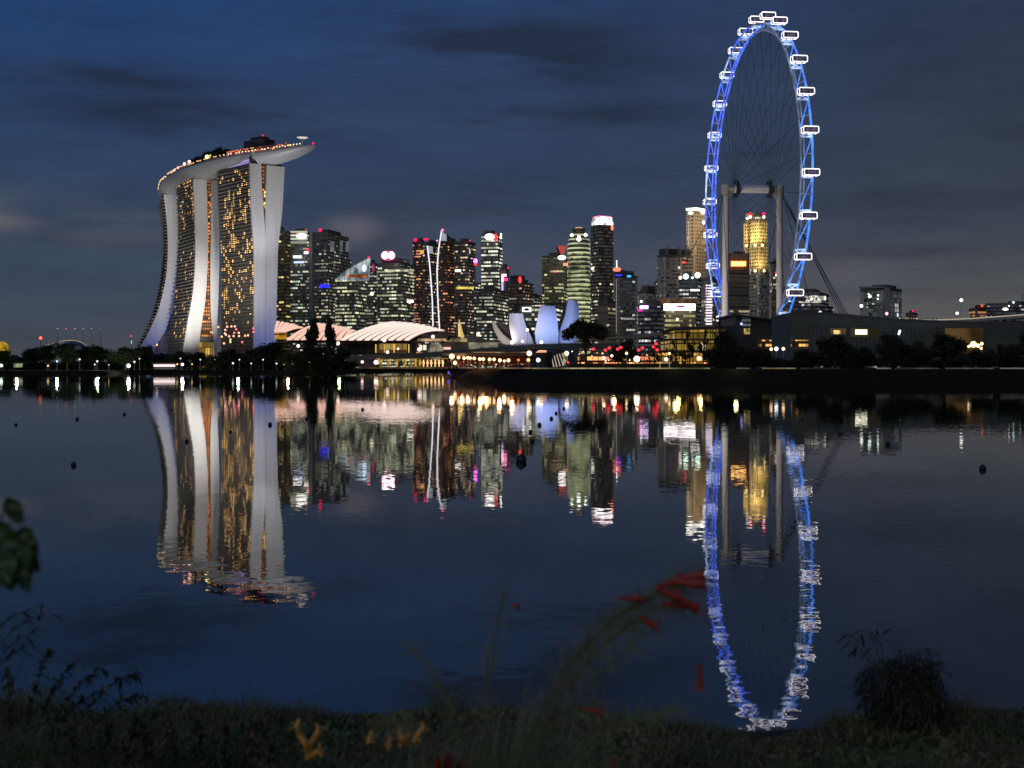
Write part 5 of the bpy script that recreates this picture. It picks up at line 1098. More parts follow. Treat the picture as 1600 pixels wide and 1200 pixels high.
# promenade lamps on the far left bank, each with what stands by it
PL = [(2, 571, 4, M_green, 'bright white lamp at the very left edge of the shore'), (75, 571.5, 2.5, M_warm, 'yellow lamp low among the left trees'), (89, 564.5, 2.5, M_green, 'white lamp on a post right of the yellow one'), (124.5, 561.5, 2.3, M_green, 'white lamp on a taller post below the conservatory'), (152, 564.5, 2.6, M_green, 'white lamp above the lit lawn'),
      (148, 569.5, 2.0, M_green, 'low white lamp left of the lit lawn'), (170, 570, 1.6, M_warm, 'small warm lamp at the right end of the lit lawn'), (201, 571.5, 5.0, M_wht, 'brightest white flood lamp on the left bank'), (210, 565.5, 2.6, M_wht, 'white lamp just right of the brightest flood lamp'), (218, 560.5, 1.8, M_wht, 'small high white lamp under the left hotel leg'),
      (282, 560, 1.8, M_wht, 'small high white lamp under the middle tower'), (285, 569.5, 3.6, M_wht, 'large white lamp right of the lit kiosk strip'), (277, 569, 2.4, M_warm, 'warm lamp at the end of the lit kiosk strip'), (300, 569, 2.0, M_warm, 'small warm lamp between two white lamps below the middle tower'), (313, 562, 1.8, M_wht, 'small white lamp left of the dark gap below the lobby'),
      (336, 561.5, 1.6, M_wht, 'tiny white lamp below the yellow lobby'), (364, 567.5, 2.6, M_wht, 'left of two white lamps below the lit room ring'), (374, 562, 2.0, M_wht, 'right and higher of two white lamps below the lit room ring'), (392.5, 568, 2.0, M_wht, 'low white lamp below the nearest tower foot'), (411, 562, 2.0, M_wht, 'white lamp right below the nearest tower foot'),
      (432, 568, 2.2, emat('rose lamp', (255, 215, 205), 2.2), 'small rose lamp left of a bright pair'), (445, 568.5, 3.4, M_warm, 'left lamp of a bright warm pair on the bank'), (458, 568.5, 3.6, emat('peach lamp', (255, 185, 120), 2.4), 'right, peach coloured lamp of the bright pair on the bank'), (484, 566, 1.8, M_wht, 'small slanting white lamp right of the bright pair')]
M_dimw = emat('dim white lamp', (235, 245, 235), 1.3); M_dimy = emat('dim warm lamp', (255, 210, 150), 1.3)
for x, y, r_, m, lab in PL: lamp_post(lab, x, y, 576, 520, r_*.62, (m if r_ > 3.3 else (M_dimy if m is M_warm else M_dimw)), 'lamps along the left bank promenade', zbase=1.3)
for x, e, rgb in ((89, 600, (220, 255, 210)), (152, 1500, (210, 255, 160)), (201, 1500, (255, 250, 230)), (285, 800, (255, 240, 220)), (26, 600, (230, 255, 210)), (450, 600, (255, 200, 150)), (530, 500, (170, 255, 120)), (372, 500, (240, 255, 240))):
    p = G(x, 503, 3.2); point(tuple(p), e*1.6, rgb, .5)
root = thing('kiosk', tuple(G(259, 530, 1.3)), 'long low streak of white and rose light in an added kiosk', 'kiosk')  # kiosk made up to carry a bus-like streak of light
pxbox(root, 'roof', 238, 567.5, 276, 569.5, 528, M_cond, 5); pxbox(root, 'light_strip', 240, 569.8, 273, 572.6, 527, emat('kiosk strip', (255, 225, 225), 2.0), .6); pxbox(root, 'counter', 240, 573, 274, 577, 529, M_cond, 3)
root = thing('kiosk', tuple(G(27, 530, 1.3)), 'small greenish lit shelter at the left edge of the bank', 'kiosk'); pxbox(root, 'roof', 18, 566, 37, 567.5, 530, M_cond, 5); pxbox(root, 'lit_front', 21, 568, 34, 574, 531, emat('greenish shelter', (190, 205, 160), .6, .8, .6), 1)

# ------------------------------------------------------------------ trees
def leafmat(name, c):
    m = bpy.data.materials.new(name); m.use_nodes = True; t = NT(m.node_tree)
    oi = t.n('ShaderNodeNewGeometry'); nz = t.noise(oi.outputs['Position'], .8, 3, .6)
    cc = t.mix(nz.outputs[0], tuple(x*.5 for x in c)+(1,), tuple(x*1.5 for x in c)+(1,))
    p = t.n('ShaderNodeBsdfPrincipled', ins={'Base Color': cc, 'Roughness': .6, 'Specular IOR Level': .3})
    t.t.links.new(p.outputs[0], t.n('ShaderNodeOutputMaterial').inputs[0]); return m
M_leaf = leafmat('dark foliage', (.028, .04, .016)); M_leaf2 = leafmat('olive foliage', (.05, .055, .022))
def leaf(b, c, r, rg, el=1.6):
    a = Vector((rg.gauss(0, 1), rg.gauss(0, 1), rg.gauss(0, 1))).normalized(); e = a.orthogonal().normalized(); ang = rg.uniform(0, 6.28)
    e = Matrix.Rotation(ang, 3, a)@e; f = a.cross(e)
    b.face([c-e*r*el*.5, c+f*r*.5-e*r*.1, c+e*r*el*.5, c-f*r*.5+e*r*.1])
def tree_proto(name, label, kind, seed, nl, leafsize, mat=M_leaf):
    """unit tree: 1 wide, 1 high; trunk and crown"""
    rg = random.Random(seed); root = thing(name, (0, 0, 0), label, 'tree')
    tr = MB(); cr = MB(); clumps = []
    if kind == 'round':
        for i in range(16):
            a = rg.uniform(0, 6.28); q = rg.random()**.6*.36; clumps.append((Vector((q*cos(a), q*sin(a)*.8, rg.uniform(.38, .82)-q*.25)), rg.uniform(.12, .2)))
    elif kind == 'umbrella':
        for i in range(30):
            a = rg.uniform(0, 6.28); q = rg.random()**.5*.42; clumps.append((Vector((q*cos(a), q*sin(a)*.8, .70+.22*(1-(q/.42)**2)*rg.uniform(.6, 1)+rg.uniform(-.1, .03))), rg.uniform(.09, .15)))
    elif kind == 'tall':
        for i in range(16):
            z = rg.uniform(.25, .93); a = rg.uniform(0, 6.28); q = rg.random()*.32*(1.15-z); clumps.append((Vector((q*cos(a), q*sin(a), z)), rg.uniform(.07, .13)))
    elif kind == 'low':
        for i in range(20):
            a = rg.uniform(0, 6.28); q = rg.random()**.5*.42; clumps.append((Vector((q*cos(a), q*sin(a)*.7, rg.uniform(.15, .78)*(1-q*.7))), rg.uniform(.12, .2)))
    elif kind[:6] == 'sparse':
        for i in range(22):
            z = rg.uniform(.3, .95); a = rg.uniform(0, 6.28); q = rg.random()**.6*.42*(1.2-z*.5); clumps.append((Vector((q*cos(a), q*sin(a), z)), rg.uniform(.04, .08)))
    top = Vector((0, 0, .5 if kind != 'umbrella' else .55)); tr.tube((0, 0, 0), top*.6, .035, .026, 7); tr.tube(top*.6, top, .026, .018, 6)
    for c, r in clumps:
        s0 = top*rg.uniform(.5, 1.0); mid = s0.lerp(c, .5)+Vector((0, 0, -.02)); tr.tube(s0, mid, .012, .008, 4); tr.tube(mid, c, .008, .003, 4)
    N = sum(r*r for _, r in clumps)
    for c, r in clumps:
        for i in range(int(nl*r*r/N)):
            v = Vector((rg.gauss(0, 1), rg.gauss(0, 1), rg.gauss(0, .8))); v = v.normalized()*(rg.random()**.45)*r*rg.choice((1, 1, 1.15)); leaf(cr, c+v, leafsize*rg.uniform(.6, 1.3), rg)
    tr.build('trunk', M_trunk, root); cr.build('crown', mat, root)
    return root
def palm_proto(label, seed):
    rg = random.Random(seed); root = thing('palm_tree', (0, 0, 0), label, 'palm tree'); tr = MB(); tr.poly([(0, 0, 0), (.02, 0, .3), (.01, 0, .6), (0, 0, .78)], .02, 7, .014); cr = MB()
    for i in range(18):
        a = i*2*pi/18+rg.uniform(-.15, .15); up = rg.uniform(-.1, .55); dr = Vector((cos(a), sin(a), 0)); pts = []
        for k in range(7): s_ = k/6; pts.append(Vector((0, 0, .78))+dr*s_*.30+Vector((0, 0, up*.3*s_-.32*s_*s_)))
        for k in range(6):
            for sg in (-1, 1):
                sd = Vector((-dr.y, dr.x, 0))*sg
                for j in range(4):
                    p = pts[k].lerp(pts[k+1], j/4); cr.face([p, p+dr*.012, p+sd*.055*(1-.5*k/6)+Vector((0, 0, -.035))+dr*.02])
    tr.build('trunk', M_trunk, root); cr.build('crown', M_leaf, root); return root
PR = {}
used = set()
def place_tree(kind, x0, x1, ytop, ybase, d, label, grp, zb=None, rot=None, ysc=None):
    key = kind
    if kind not in PR:
        nm = {'round': 'rain_tree', 'umbrella': 'umbrella_tree', 'tall': 'tall_tree', 'low': 'bushy_tree', 'sparse': 'sparse_tree', 'palm': 'palm_tree', 'sparse2': 'sparse_tree'}[kind]
        PR[kind] = palm_proto(label, 5) if kind == 'palm' else tree_proto(nm, label, kind, hash(kind) % 1 + len(PR)+3, {'round': 5200, 'umbrella': 12000, 'tall': 3000, 'low': 6000, 'sparse': 1700, 'sparse2': 4200}[kind], {'round': .036, 'umbrella': .03, 'tall': .04, 'low': .032, 'sparse': .032, 'sparse2': .034}[kind])
        o = PR[kind]
    else: o = copy_tree(PR[kind])
    w_ = (x1-x0)*d/F/.92; zb = (H+(CY-ybase)*d/F) if zb is None else zb; hgt = H+(CY-ytop)*d/F-zb
    p = G((x0+x1)/2, d, zb); o.location = p; o.scale = (w_*(1.3 if kind == 'tall' else 1), w_*.9 if ysc is None else ysc, hgt*1.04); o.rotation_euler = (0, 0, rnd.uniform(0, 6.28) if rot is None else rot)
    if abs(w_*.9-w_) > .3: o.scale[1] = w_
    o['label'] = label; o['group'] = grp; return o
LG, RG, MG = 'dark trees along the left bank', 'dark trees along the near bank on the right', 'small trees by the cafes'
# left bank, back to front; labels by what each stands under
LT = [('round', -14, 26, 545, 'dark tree under the yellow dome at the left edge'), ('low', 12, 52, 548, 'low dark tree with a greenish shelter below it'), ('round', 34, 70, 541, 'rounded dark tree left of the red beacon mast'), ('round', 56, 92, 536, 'dark tree beneath the big red beacon'), ('palm', 76, 98, 527, 'palm standing above the other trees left of the conservatory'),
      ('round', 84, 126, 534, 'tree in front of the left half of the conservatory'), ('palm', 108, 126, 530, 'smaller palm in front of the conservatory roof'), ('round', 116, 150, 538, 'tree at the right end of the conservatory'), ('round', 130, 172, 537, 'rounded tree over the lit lawn'), ('low', 160, 196, 547, 'low tree left of the brightest flood lamp'),
      ('round', 168, 224, 540, 'widest rounded tree above the brightest flood lamp'), ('round', 200, 252, 538, 'tree at the foot of the left hotel leg'), ('low', 232, 276, 545, 'low tree behind the kiosk strip'), ('round', 262, 302, 547, 'tree left of the middle hotel leg foot'), ('round', 290, 330, 548, 'tree in front of the middle hotel leg foot'), ('low', 318, 350, 548, 'low tree below the yellow lobby'),
      ('round', 340, 380, 543, 'tree below the ring of lit rooms'), ('low', 360, 402, 546, 'low tree below the near tower facade'), ('round', 384, 424, 539, 'tree against the white leg of the nearest tower'), ('round', 404, 452, 531, 'broad tree right of the nearest tower foot'), ('low', 436, 484, 541, 'low wide tree under the left event hall'),
      ('round', 462, 506, 538, 'tree behind the bright warm pair of lamps'), ('low', 498, 545, 548, 'bushy tree beside the bridge abutment')]
for k, (kd, x0, x1, yt, lab) in enumerate(LT): place_tree(kd, x0, x1, yt, 577, 520+18*((k*7) % 5), lab, LG, zb=1.3)
place_tree('tall', 470, 508, 500, 577, 560, 'thin leaved black tree, left of two in front of the middle hall', LG, zb=1.3)
place_tree('tall', 500, 530, 498, 577, 556, 'narrow black tree, right of two in front of the middle hall', LG, zb=1.3)
place_tree('round', 520, 548, 540, 577, 545, 'rounded black tree at the left end of the bridge', LG, zb=1.3)
place_tree('low', 455, 520, 552, 577, 525, 'long low mass of leaves on the shore under the halls', LG, zb=1.3)
for i in range(22): # understory shrubs keep the bank dark
    x = -20+i*27+rnd.uniform(-6, 6); place_tree('low', x-20, x+22, 558+rnd.uniform(-3, 4), 577, 565+rnd.uniform(0, 30), 'low dark shrub filling the gaps between trees on the left bank', 'dark shrubs between the bank trees', zb=1.3)
place_tree('umbrella', 881, 950, 503, 578, 300, 'single umbrella shaped black tree right of the petals', 'none', zb=2.4, rot=.3).pop('group', None)
for x0, x1, yt, kd, lab in ((948, 984, 540, 'round', 'small tree just right of the umbrella tree'), (975, 1010, 545, 'sparse', 'sparse small tree over the cafes'), (968, 996, 526, 'round', 'dark tree under the dark purple block'), (1006, 1040, 541, 'sparse', 'small tree among red lanterns'), (1036, 1064, 532, 'sparse', 'small tree at the left end of the yellow building'), (1060, 1096, 520, 'sparse', 'thin tree before the middle of the yellow building'), (1084, 1114, 517, 'sparse', 'thin tree before the right of the yellow building'), (1112, 1140, 499, 'sparse', 'taller thin tree at the corner of the yellow building')):
    place_tree(kd, x0, x1, yt, 576, 318, lab, MG, zb=2.4)
RT = [('low', 1104, 1170, 532, 250, 'first big black tree right of the yellow building'), ('round', 1112, 1150, 512, 275, 'tree rising behind the first big black tree on the right'), ('low', 1150, 1204, 536, 246, 'second big black tree right of the yellow building'), ('round', 1176, 1216, 553, 262, 'small tree before the orange lit concourse'), ('low', 1240, 1300, 537, 250, 'black tree right of the concourse lights'), ('round', 1276, 1334, 520, 252, 'rounded tree below the two lit openings'), ('low', 1318, 1378, 533, 246, 'low tree right below the bright opening'),
      ('round', 1366, 1412, 518, 258, 'tree under the slanted lamp'), ('low', 1390, 1450, 522, 250, 'broad tree between the slanted lamp and the lit court'), ('round', 1444, 1508, 518, 246, 'tree partly covering the tan lit court'), ('low', 1512, 1560, 538, 244, 'low tree in front of the court lamps'), ('low', 1545, 1600, 527, 250, 'dark tree near the right edge'), ('round', 1580, 1640, 518, 256, 'tree cut off by the right edge'),
      ('round', 1420, 1470, 541, 240, 'small dark tree low in front of the broad one')]
for kd, x0, x1, yt, d, lab in RT: place_tree(kd, x0, x1, yt, 577, d, lab, RG, zb=2.4)
for i in range(18):
    x = 1120+i*28; place_tree('low', x-20, x+22, 552+rnd.uniform(-3, 5), 577, 285+rnd.uniform(0, 20), 'low black shrub filling the gaps between trees on the near bank', 'dark shrubs on the near bank', zb=2.4)
place_tree('round', 1446, 1478, 495, 520, 700, 'rounded tree showing above the trackside building near the viaduct', 'trees behind the trackside building', zb=8); place_tree('low', 1560, 1640, 494, 520, 700, 'wide dark tree showing above the trackside building at the right', 'trees behind the trackside building', zb=8)
# trees on the roof deck
for t, x, h_, w_, kd, lab in ((.39, 0, 13, 13, 'round', 'roof tree nearest the lift house'), (.42, .3, 12, 14, 'low', 'roof tree second from the lift house'), (.45, -.2, 13, 15, 'round', 'large roof tree behind the bright terrace lamps'), (.48, .1, 12, 13, 'low', 'roof tree right of the pale terrace lamps'), (.51, 0, 11, 14, 'round', 'roof tree at the left end of the big roof clump'), (.55, 0, 6, 9, 'low', 'small roof tree left of the big clump'), (.62, 0, 5, 9, 'low', 'small roof tree in the middle of the deck'), (.70, 0, 5, 9, 'low', 'small roof tree toward the far end'), (.76, 0, 5, 10, 'low', 'small roof tree before the far clump'), (.85, .1, 13, 15, 'round', 'tall roof tree above the pink terrace lamp'), (.89, .1, 12, 14, 'low', 'roof tree just left of the pink terrace lamp'), (.95, 0, 9, 12, 'low', 'last roof tree at the far tip'), (.30, .2, 9, 11, 'low', 'roof tree right beside the lift house'), (.345, .1, 10, 12, 'round', 'roof tree between lift house and yellow lamp')):
    o = copy_tree(PR[kd]); o.location = deck_pt(t, x, 0); o.scale = (w_*1.15, w_*1.15, h_*1.5); o['label'] = lab; o['group'] = 'trees growing on the roof deck'; o.rotation_euler = (0, 0, rnd.uniform(0, 6))
# red lanterns in the cafe trees
for k, (x, y, lab) in enumerate([(927, 545.5, 'leftmost red lantern, near the umbrella tree'), (946, 547, 'red lantern in the cafe trees, second from the left'), (952, 543.5, 'higher red lantern above its neighbour left of the cafes'), (965, 545.5, 'red lantern in the middle of the left cluster'), (970, 543, 'upper right red lantern of the left cluster'), (998, 547, 'red lantern left of the brightest cafe lamp'), (1004, 543.5, 'red lantern above the brightest cafe lamp'), (1021, 542, 'left lantern of the pair by the yellow building'), (1027, 546.5, 'right lantern of the pair by the yellow building'), (1025, 537, 'topmost red lantern by the yellow building')]):
    p = W(x, y, 312); root = thing('lantern', tuple(p), lab, 'lantern', 'red lanterns in the cafe trees'); b = MB(); b.ball(p, .42, 10, 6, (1, 1, .85)); b.build('shade', emat('red lantern', (255, 60, 70), 1.5), root); b = MB(); b.tube(p+Vector((0, 0, .3)), p+Vector((0, 0, 1.3)), .03, .03, 4); b.build('cord', M_dark, root)
for x, y, r_, m, lab in ((995, 561, 5, emat('cafe hot', (255, 215, 190), 3), 'brightest lamp in front of the cafes'), (1041, 561.5, 3, emat('cafe hot', (255, 215, 190), 3), 'cream lamp on a tall post left of the goal frame'), (1092.5, 560, 3.4, M_warm, 'warm lamp in front of the yellow ground floor'), (1101.5, 568.5, 2.4, emat('salmon lamp', (255, 150, 120), 2), 'salmon lamp at the right end of the yellow building'), (1046, 552.5, 2, M_warm, 'small warm lamp above the goal frame'), (979, 552, 2.2, M_warm, 'small warm lamp over the left cafes'), (956, 556, 2, M_wht, 'small white lamp over the left cafes'), (1213, 545, 3.2, emat('cool hot', (235, 240, 255), 2.6), 'bluish white lamp in front of the concourse'), (1205, 545.5, 2.4, M_warm, 'warm lamp left of the bluish one by the concourse'), (1224, 545, 2.6, M_warm, 'warm lamp right of the bluish one by the concourse')):
    lamp_post(lab, x, y, 576, 305, r_, m, 'lamps in front of the cafes and the concourse', zbase=2.4)
for x, e, rgb in ((995, 300, (255, 190, 150)), (1060, 300, (255, 220, 120)), (960, 200, (255, 200, 150)), (1095, 200, (255, 220, 120))): point(tuple(G(x, 300, 5.5)), e, rgb, .4)
for x0, x1 in ((1000, 1110), (1120, 1180)): point(tuple(G((x0+x1)/2, 226, 4)), 60, (240, 230, 160), .4)
# goal frame
root = thing('goal_frame', tuple(G(1037, 240, 2.4)), 'white rectangular goal like frame on the bank before the yellow building', 'frame'); b = MB()
for p, q in (((1031, 576), (1031, 567)), ((1031, 567), (1046, 567)), ((1046, 567), (1046, 576))): b.tube(W(p[0], p[1], 240), W(q[0], q[1], 240), .06, .06, 5)
b.build('frame_tube', emat('pale frame', (235, 230, 200), .45), root)
# glowing strips painted in for lamplit paving, in the lengths the trees leave visible
for lab, x0, x1, s_, c in (('glowing strip for lamplit paving, long stretch before the cafes and the yellow building', 832, 1110, .75, (220, 205, 145)), ('glowing strip for lamplit paving between the first big black trees', 1151, 1173, .35, (190, 185, 160)), ('glowing strip for lamplit paving under the concourse', 1191, 1245, .6, (215, 200, 140)), ('dim strip for lamplit paving right of the concourse', 1252, 1312, .3, (150, 160, 110)), ('pale strip for lamplit paving below the bright opening', 1369, 1393, .5, (200, 205, 190)), ('pale strip for lamplit paving left of the lit court', 1399, 1468, .4, (170, 170, 160)), ('pale strip for lamplit paving below the lit court', 1478, 1552, .6, (215, 205, 185)), ('pale strip for lamplit paving at the right edge', 1563, 1640, .35, (190, 185, 175))):
    root = thing('path_glow', tuple(G((x0+x1)/2, 236, 2.4)), lab, 'kerb light', 'lamplit path strips along the near bank'); b = MB(); d = 236
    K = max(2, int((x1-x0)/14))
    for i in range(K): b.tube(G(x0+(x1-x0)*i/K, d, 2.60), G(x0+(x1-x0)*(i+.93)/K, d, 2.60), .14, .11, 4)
    b.build('glow_strip', emat('kerb '+str(x0), c, s_, .5, .12), root)
    b = MB(); a_, c_ = G(x0, d+.5, 2.46), G(x1, d+.5, 2.46); b.box((a_+c_)/2, ((c_-a_).x, .5, .1)); b.build('kerb', M_con, root)
# warm light and railing at the spit end
root = thing('spit_railing', tuple(G(760, 260, 2.4)), 'low warm lit railing round the end of the spit', 'railing'); b = MB()
pts = [g2(716, 300), g2(735, 272), g2(757, 256), g2(790, 245), g2(832, 238)]
for a_, c_ in zip(pts, pts[1:]):
    b.tube((*a_, 3.5), (*c_, 3.5), .04, .04, 4); b.tube((*a_, 3.0), (*c_, 3.0), .03, .03, 4)
    L_ = int(sqrt((c_[0]-a_[0])**2+(c_[1]-a_[1])**2)/2)
    for i in range(L_): k = i/L_; b.tube((a_[0]+(c_[0]-a_[0])*k, a_[1]+(c_[1]-a_[1])*k, 2.4), (a_[0]+(c_[0]-a_[0])*k, a_[1]+(c_[1]-a_[1])*k, 3.5), .03, .03, 4)
b.build('rails', M_con, root); b = MB()
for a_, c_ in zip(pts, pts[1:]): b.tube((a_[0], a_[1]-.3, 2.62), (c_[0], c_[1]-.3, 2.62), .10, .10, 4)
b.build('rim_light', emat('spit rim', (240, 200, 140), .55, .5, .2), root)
for x, d in ((722, 286), (750, 264), (780, 256), (800, 250), (760, 275)): point(tuple(G(x, d+14, 5.0)), 420, (255, 160, 90), .4)
root = thing('spit_cafe', tuple(G(760, 330, 2.4)), 'dark open sided cafe glowing orange inside on the spit', 'cafe')
pxbox(root, 'back_wall', 716, 556, 830, 571, 312, pmat('orange brown wall', (.35, .17, .08), .8, vs=.5, var=.6), 6); pxbox(root, 'roof', 690, 551.5, 836, 556, 300, M_cond, 18); pxbox(root, 'roof_edge_light', 735, 549.8, 832, 551, 299, emat('orange edge', (255, 190, 140), .5, .8, .25), .5)
for x in range(716, 836, 9): pxbox(root, 'post', x, 556, x+.6, 574, 301, M_dark, .2)
for i in range(26):  # glow dots added to brighten the spit below the lamp row
    x = 712+i*4.6+rnd.uniform(-2, 2); pxball(root, 'spit_glow_dot', x, rnd.uniform(565, 572), 296, rnd.choice((.5, .7, 1.0)), rnd.choice((emat('amber pier lamp', (255, 200, 130), 1.5), emat('ember', (255, 90, 60), 1.4), M_warm)))
root = thing('sign_panel', tuple(G(701, 300, 2.4)), 'violet lit panel on the tip of the spit just above the water', 'sign'); pxbox(root, 'panel', 699.5, 580, 702.5, 585, 345, emat('violet panel', (120, 90, 220), .8), .3); pxbox(root, 'panel_foot', 700.3, 585, 701.7, 588, 345.1, M_dark, .2)

# ------------------------------------------------------------------ buoys
M_buoy = pmat('dark blue grey buoy', (.02, .024, .035), .5, vs=4)
BU = [(814.5, 716.5, 8.4, 'largest black ball buoy, in the middle of the water'), (832, 688, 3.6, 'buoy just above right of the largest one'), (829, 674, 3.2, 'buoy in the curved line, second above the largest'), (843, 663, 3.2, 'buoy on the left edge of the petal reflection'), (861.5, 653, 2.8, 'buoy inside the petal reflection'), (869, 645, 2.4, 'buoy at the right of the petal reflection'), (881, 637.5, 2.2, 'buoy below the umbrella tree reflection, left'), (944, 638, 1.8, 'tiny buoy right of the umbrella tree reflection'), (981.5, 632.5, 1.6, 'tiny buoy left of the magenta reflection'),
      (115, 725, 4.2, 'biggest buoy on the left'), (120.5, 654, 2.6, 'buoy between the two left ones'), (194.5, 646.5, 2.4, 'buoy left of the sweeping tower reflection'), (25, 663, 2.4, 'faint buoy near the left edge'), (292, 688.5, 3.2, 'buoy in the dark facade reflection'), (267.5, 640, 1.6, 'tiny buoy beside the left leg reflection'), (422, 662.5, 3.2, 'buoy on the white leg reflection'), (479, 653.5, 2.4, 'buoy in the pink roof reflection, left'), (566.5, 639, 2.4, 'buoy in the pink roof reflection, right'), (360, 674, 2.0, 'faint buoy in the lit facade reflection'),
      (1387, 692.5, 4.0, 'buoy below the slab hotel'), (1312.5, 676.5, 3.0, 'buoy right of the wheel reflection'), (1280, 664.5, 2.2, 'small buoy close to the wheel reflection'), (1254, 654.5, 1.6, 'tiny buoy against the dark bank reflection'), (1535.5, 730.5, 5.4, 'large buoy near the right edge')]
for x, y, r_, lab in BU:
    d = H*F/(y+r_*.6-CY); R_ = r_*d/F; p = G(x, d, R_*.45)
    root = thing('buoy', tuple(p), lab, 'buoy', 'dark ball buoys floating in lines'); b = MB(); b.ball(p, R_, 16, 10, (1, 1, .95)); b.build('float', M_buoy, root, smooth=True)
    b = MB(); b.tube(p+Vector((0, 0, R_*.88)), p+Vector((0, 0, R_*1.1)), R_*.2, R_*.16, 8); b.build('lug', M_dark, root)

# ------------------------------------------------------------------ the near bank underfoot
ZG = 1.35
def gz(x, y):
    z = ZG+.035*mnoise.noise(Vector((x*1.7, y*1.7, 0)))+.02*mnoise.noise(Vector((x*6, y*6, 3)))
    crest = 6.12+.14*mnoise.noise(Vector((x*.9, 0, 7)))
    crest -= .30*math.exp(-((x-1.2)/.55)**2)
    if y > crest: z -= (y-crest)*1.1+.35*(y-crest)**2
    return z
mb = MB()
xs_ = [-14+28*i/140 for i in range(141)]; ys_ = [-8, -4, -1, 1.5, 3, 4]+[4.4+.1*i for i in range(40)]
P = [Vector((x, y, gz(x, y))) for y in ys_ for x in xs_]
mb.faces(P, [(j*141+i, j*141+i+1, (j+1)*141+i+1, (j+1)*141+i) for j in range(len(ys_)-1) for i in range(140)])
M_soil = pmat('dark soil', (.03, .026, .018), .95, vs=6, var=.5)
struct(mb.build('ground', M_soil, smooth=True))

def grassmat(name, a, b_, dry=.1):
    m = bpy.data.materials.new(name); m.use_nodes = True; t = NT(m.node_tree); g = t.n('ShaderNodeNewGeometry')
    n1 = t.noise(g.outputs['Position'], 2.2, 3, .6); n2 = t.noise(g.outputs['Position'], 55.0, 1, .5)
    c1 = t.mix(t.smooth(n1.outputs[0], .35, .65), a, b_); c1 = t.mix(t.smooth(n2.outputs[0], .66, .72), c1, (.34, .30, .20, 1))
    p = t.n('ShaderNodeBsdfPrincipled', ins={'Base Color': c1, 'Roughness': .6, 'Specular IOR Level': .3})
    t.t.links.new(p.outputs[0], t.n('ShaderNodeOutputMaterial').inputs[0]); return m
M_gr = grassmat('grass blades', (.12, .165, .05, 1), (.17, .14, .06, 1))
rg = random.Random(11)
gb = MB()
def blade(b, p, h, w, lean, hd, tw=0.0):
    """a bent blade of two segments"""
    d = Vector((cos(hd), sin(hd), 0)); s_ = Vector((-sin(hd+tw), cos(hd+tw), 0))*w
    m_ = p+Vector((0, 0, h*.6))+d*lean*h*.35; t_ = p+Vector((0, 0, h*(1-.35*lean)))+d*lean*h
    b.faces([p-s_, p+s_, m_+s_*.7, m_-s_*.7, t_], [(0, 1, 2, 3), (3, 2, 4)])
for i in range(34000):
    y = rg.uniform(4.7, 6.4); x = rg.uniform(-.43, .43)*y
    dens = mnoise.noise(Vector((x*2.3, y*2.3, 5)))
    if dens < -.25 and rg.random() < .6: continue
    h = rg.uniform(.025, .075)*(1.15+dens*.8)
    tuft = mnoise.noise(Vector((x*4.5, y*2.0, 40)))
    if tuft > .22: h *= 1+3.2*(tuft-.22)
    if x < -.75: h *= 1+min(1.0, (-.75-x)*.9)
    if rg.random() < .015: h *= rg.uniform(1.8, 3.0)
    blade(gb, Vector((x, y, gz(x, y)-.01)), h, rg.uniform(.0014, .003), rg.uniform(.5, 2.0), rg.uniform(0, 6.28), rg.uniform(-1, 1))
tag(gb.build('grass', M_gr), 'short messy grass on the near bank', 'grass', kind='stuff')
# small creeping leaves between the grass
cv = MB()
for i in range(15000):
    y = rg.uniform(4.8, 6.6); x = rg.uniform(-.43, .43)*y
    if mnoise.noise(Vector((x*1.4, y*1.4, 15))) < -.2: continue
    leaf(cv, Vector((x, y, gz(x, y)+rg.uniform(.0, .10)*max(0, .3+mnoise.noise(Vector((x*3, y*3, 25)))))), rg.uniform(.007, .026), rg, 2.0)
tag(cv.build('ground_cover', grassmat('creeping leaves', (.13, .19, .065, 1), (.20, .15, .08, 1))), 'small leaved weeds creeping through the grass', 'ground cover', kind='stuff')

M_stem = pmat('green stem', (.06, .09, .035), .6, vs=20); M_needle = grassmat('fine green needles', (.24, .30, .12, 1), (.28, .27, .15, 1))
M_redp = pmat('red tube flower', (.46, .055, .03), .6, vs=60, var=.6); M_yel = pmat('yellow orange flower', (.80, .42, .09), .5, vs=30, var=.2)
M_broad = pmat('broad green leaf', (.04, .09, .02), .4, vs=15, var=.35); M_twig = pmat('brown twig', (.07, .06, .045), .8, vs=20)
def bez(P, t):
    P = [Vector(p) for p in P]
    while len(P) > 1: P = [P[i].lerp(P[i+1], t) for i in range(len(P)-1)]
    return P[0]
def nleaf(b, p, d, L, w, droop=.3, n=4):
    """a lens shaped leaf with a fold, from p along d"""
    d = d.normalized(); s_ = d.cross(Vector((0, 0, 1))); s_ = s_.normalized() if s_.length > .05 else Vector((1, 0, 0)); u = s_.cross(d)
    rows = []
    for i in range(n+1):
        k = i/n; c = p+d*L*k-Vector((0, 0, 1))*droop*L*k*k; ww = w*sin(pi*min(1, .06+.94*k))**.8
        rows += [c-s_*ww+u*ww*.25, c, c+s_*ww+u*ww*.25]
    b.faces(rows, [(i*3+j, i*3+j+1, i*3+j+4, i*3+j+3) for i in range(n) for j in (0, 1)])
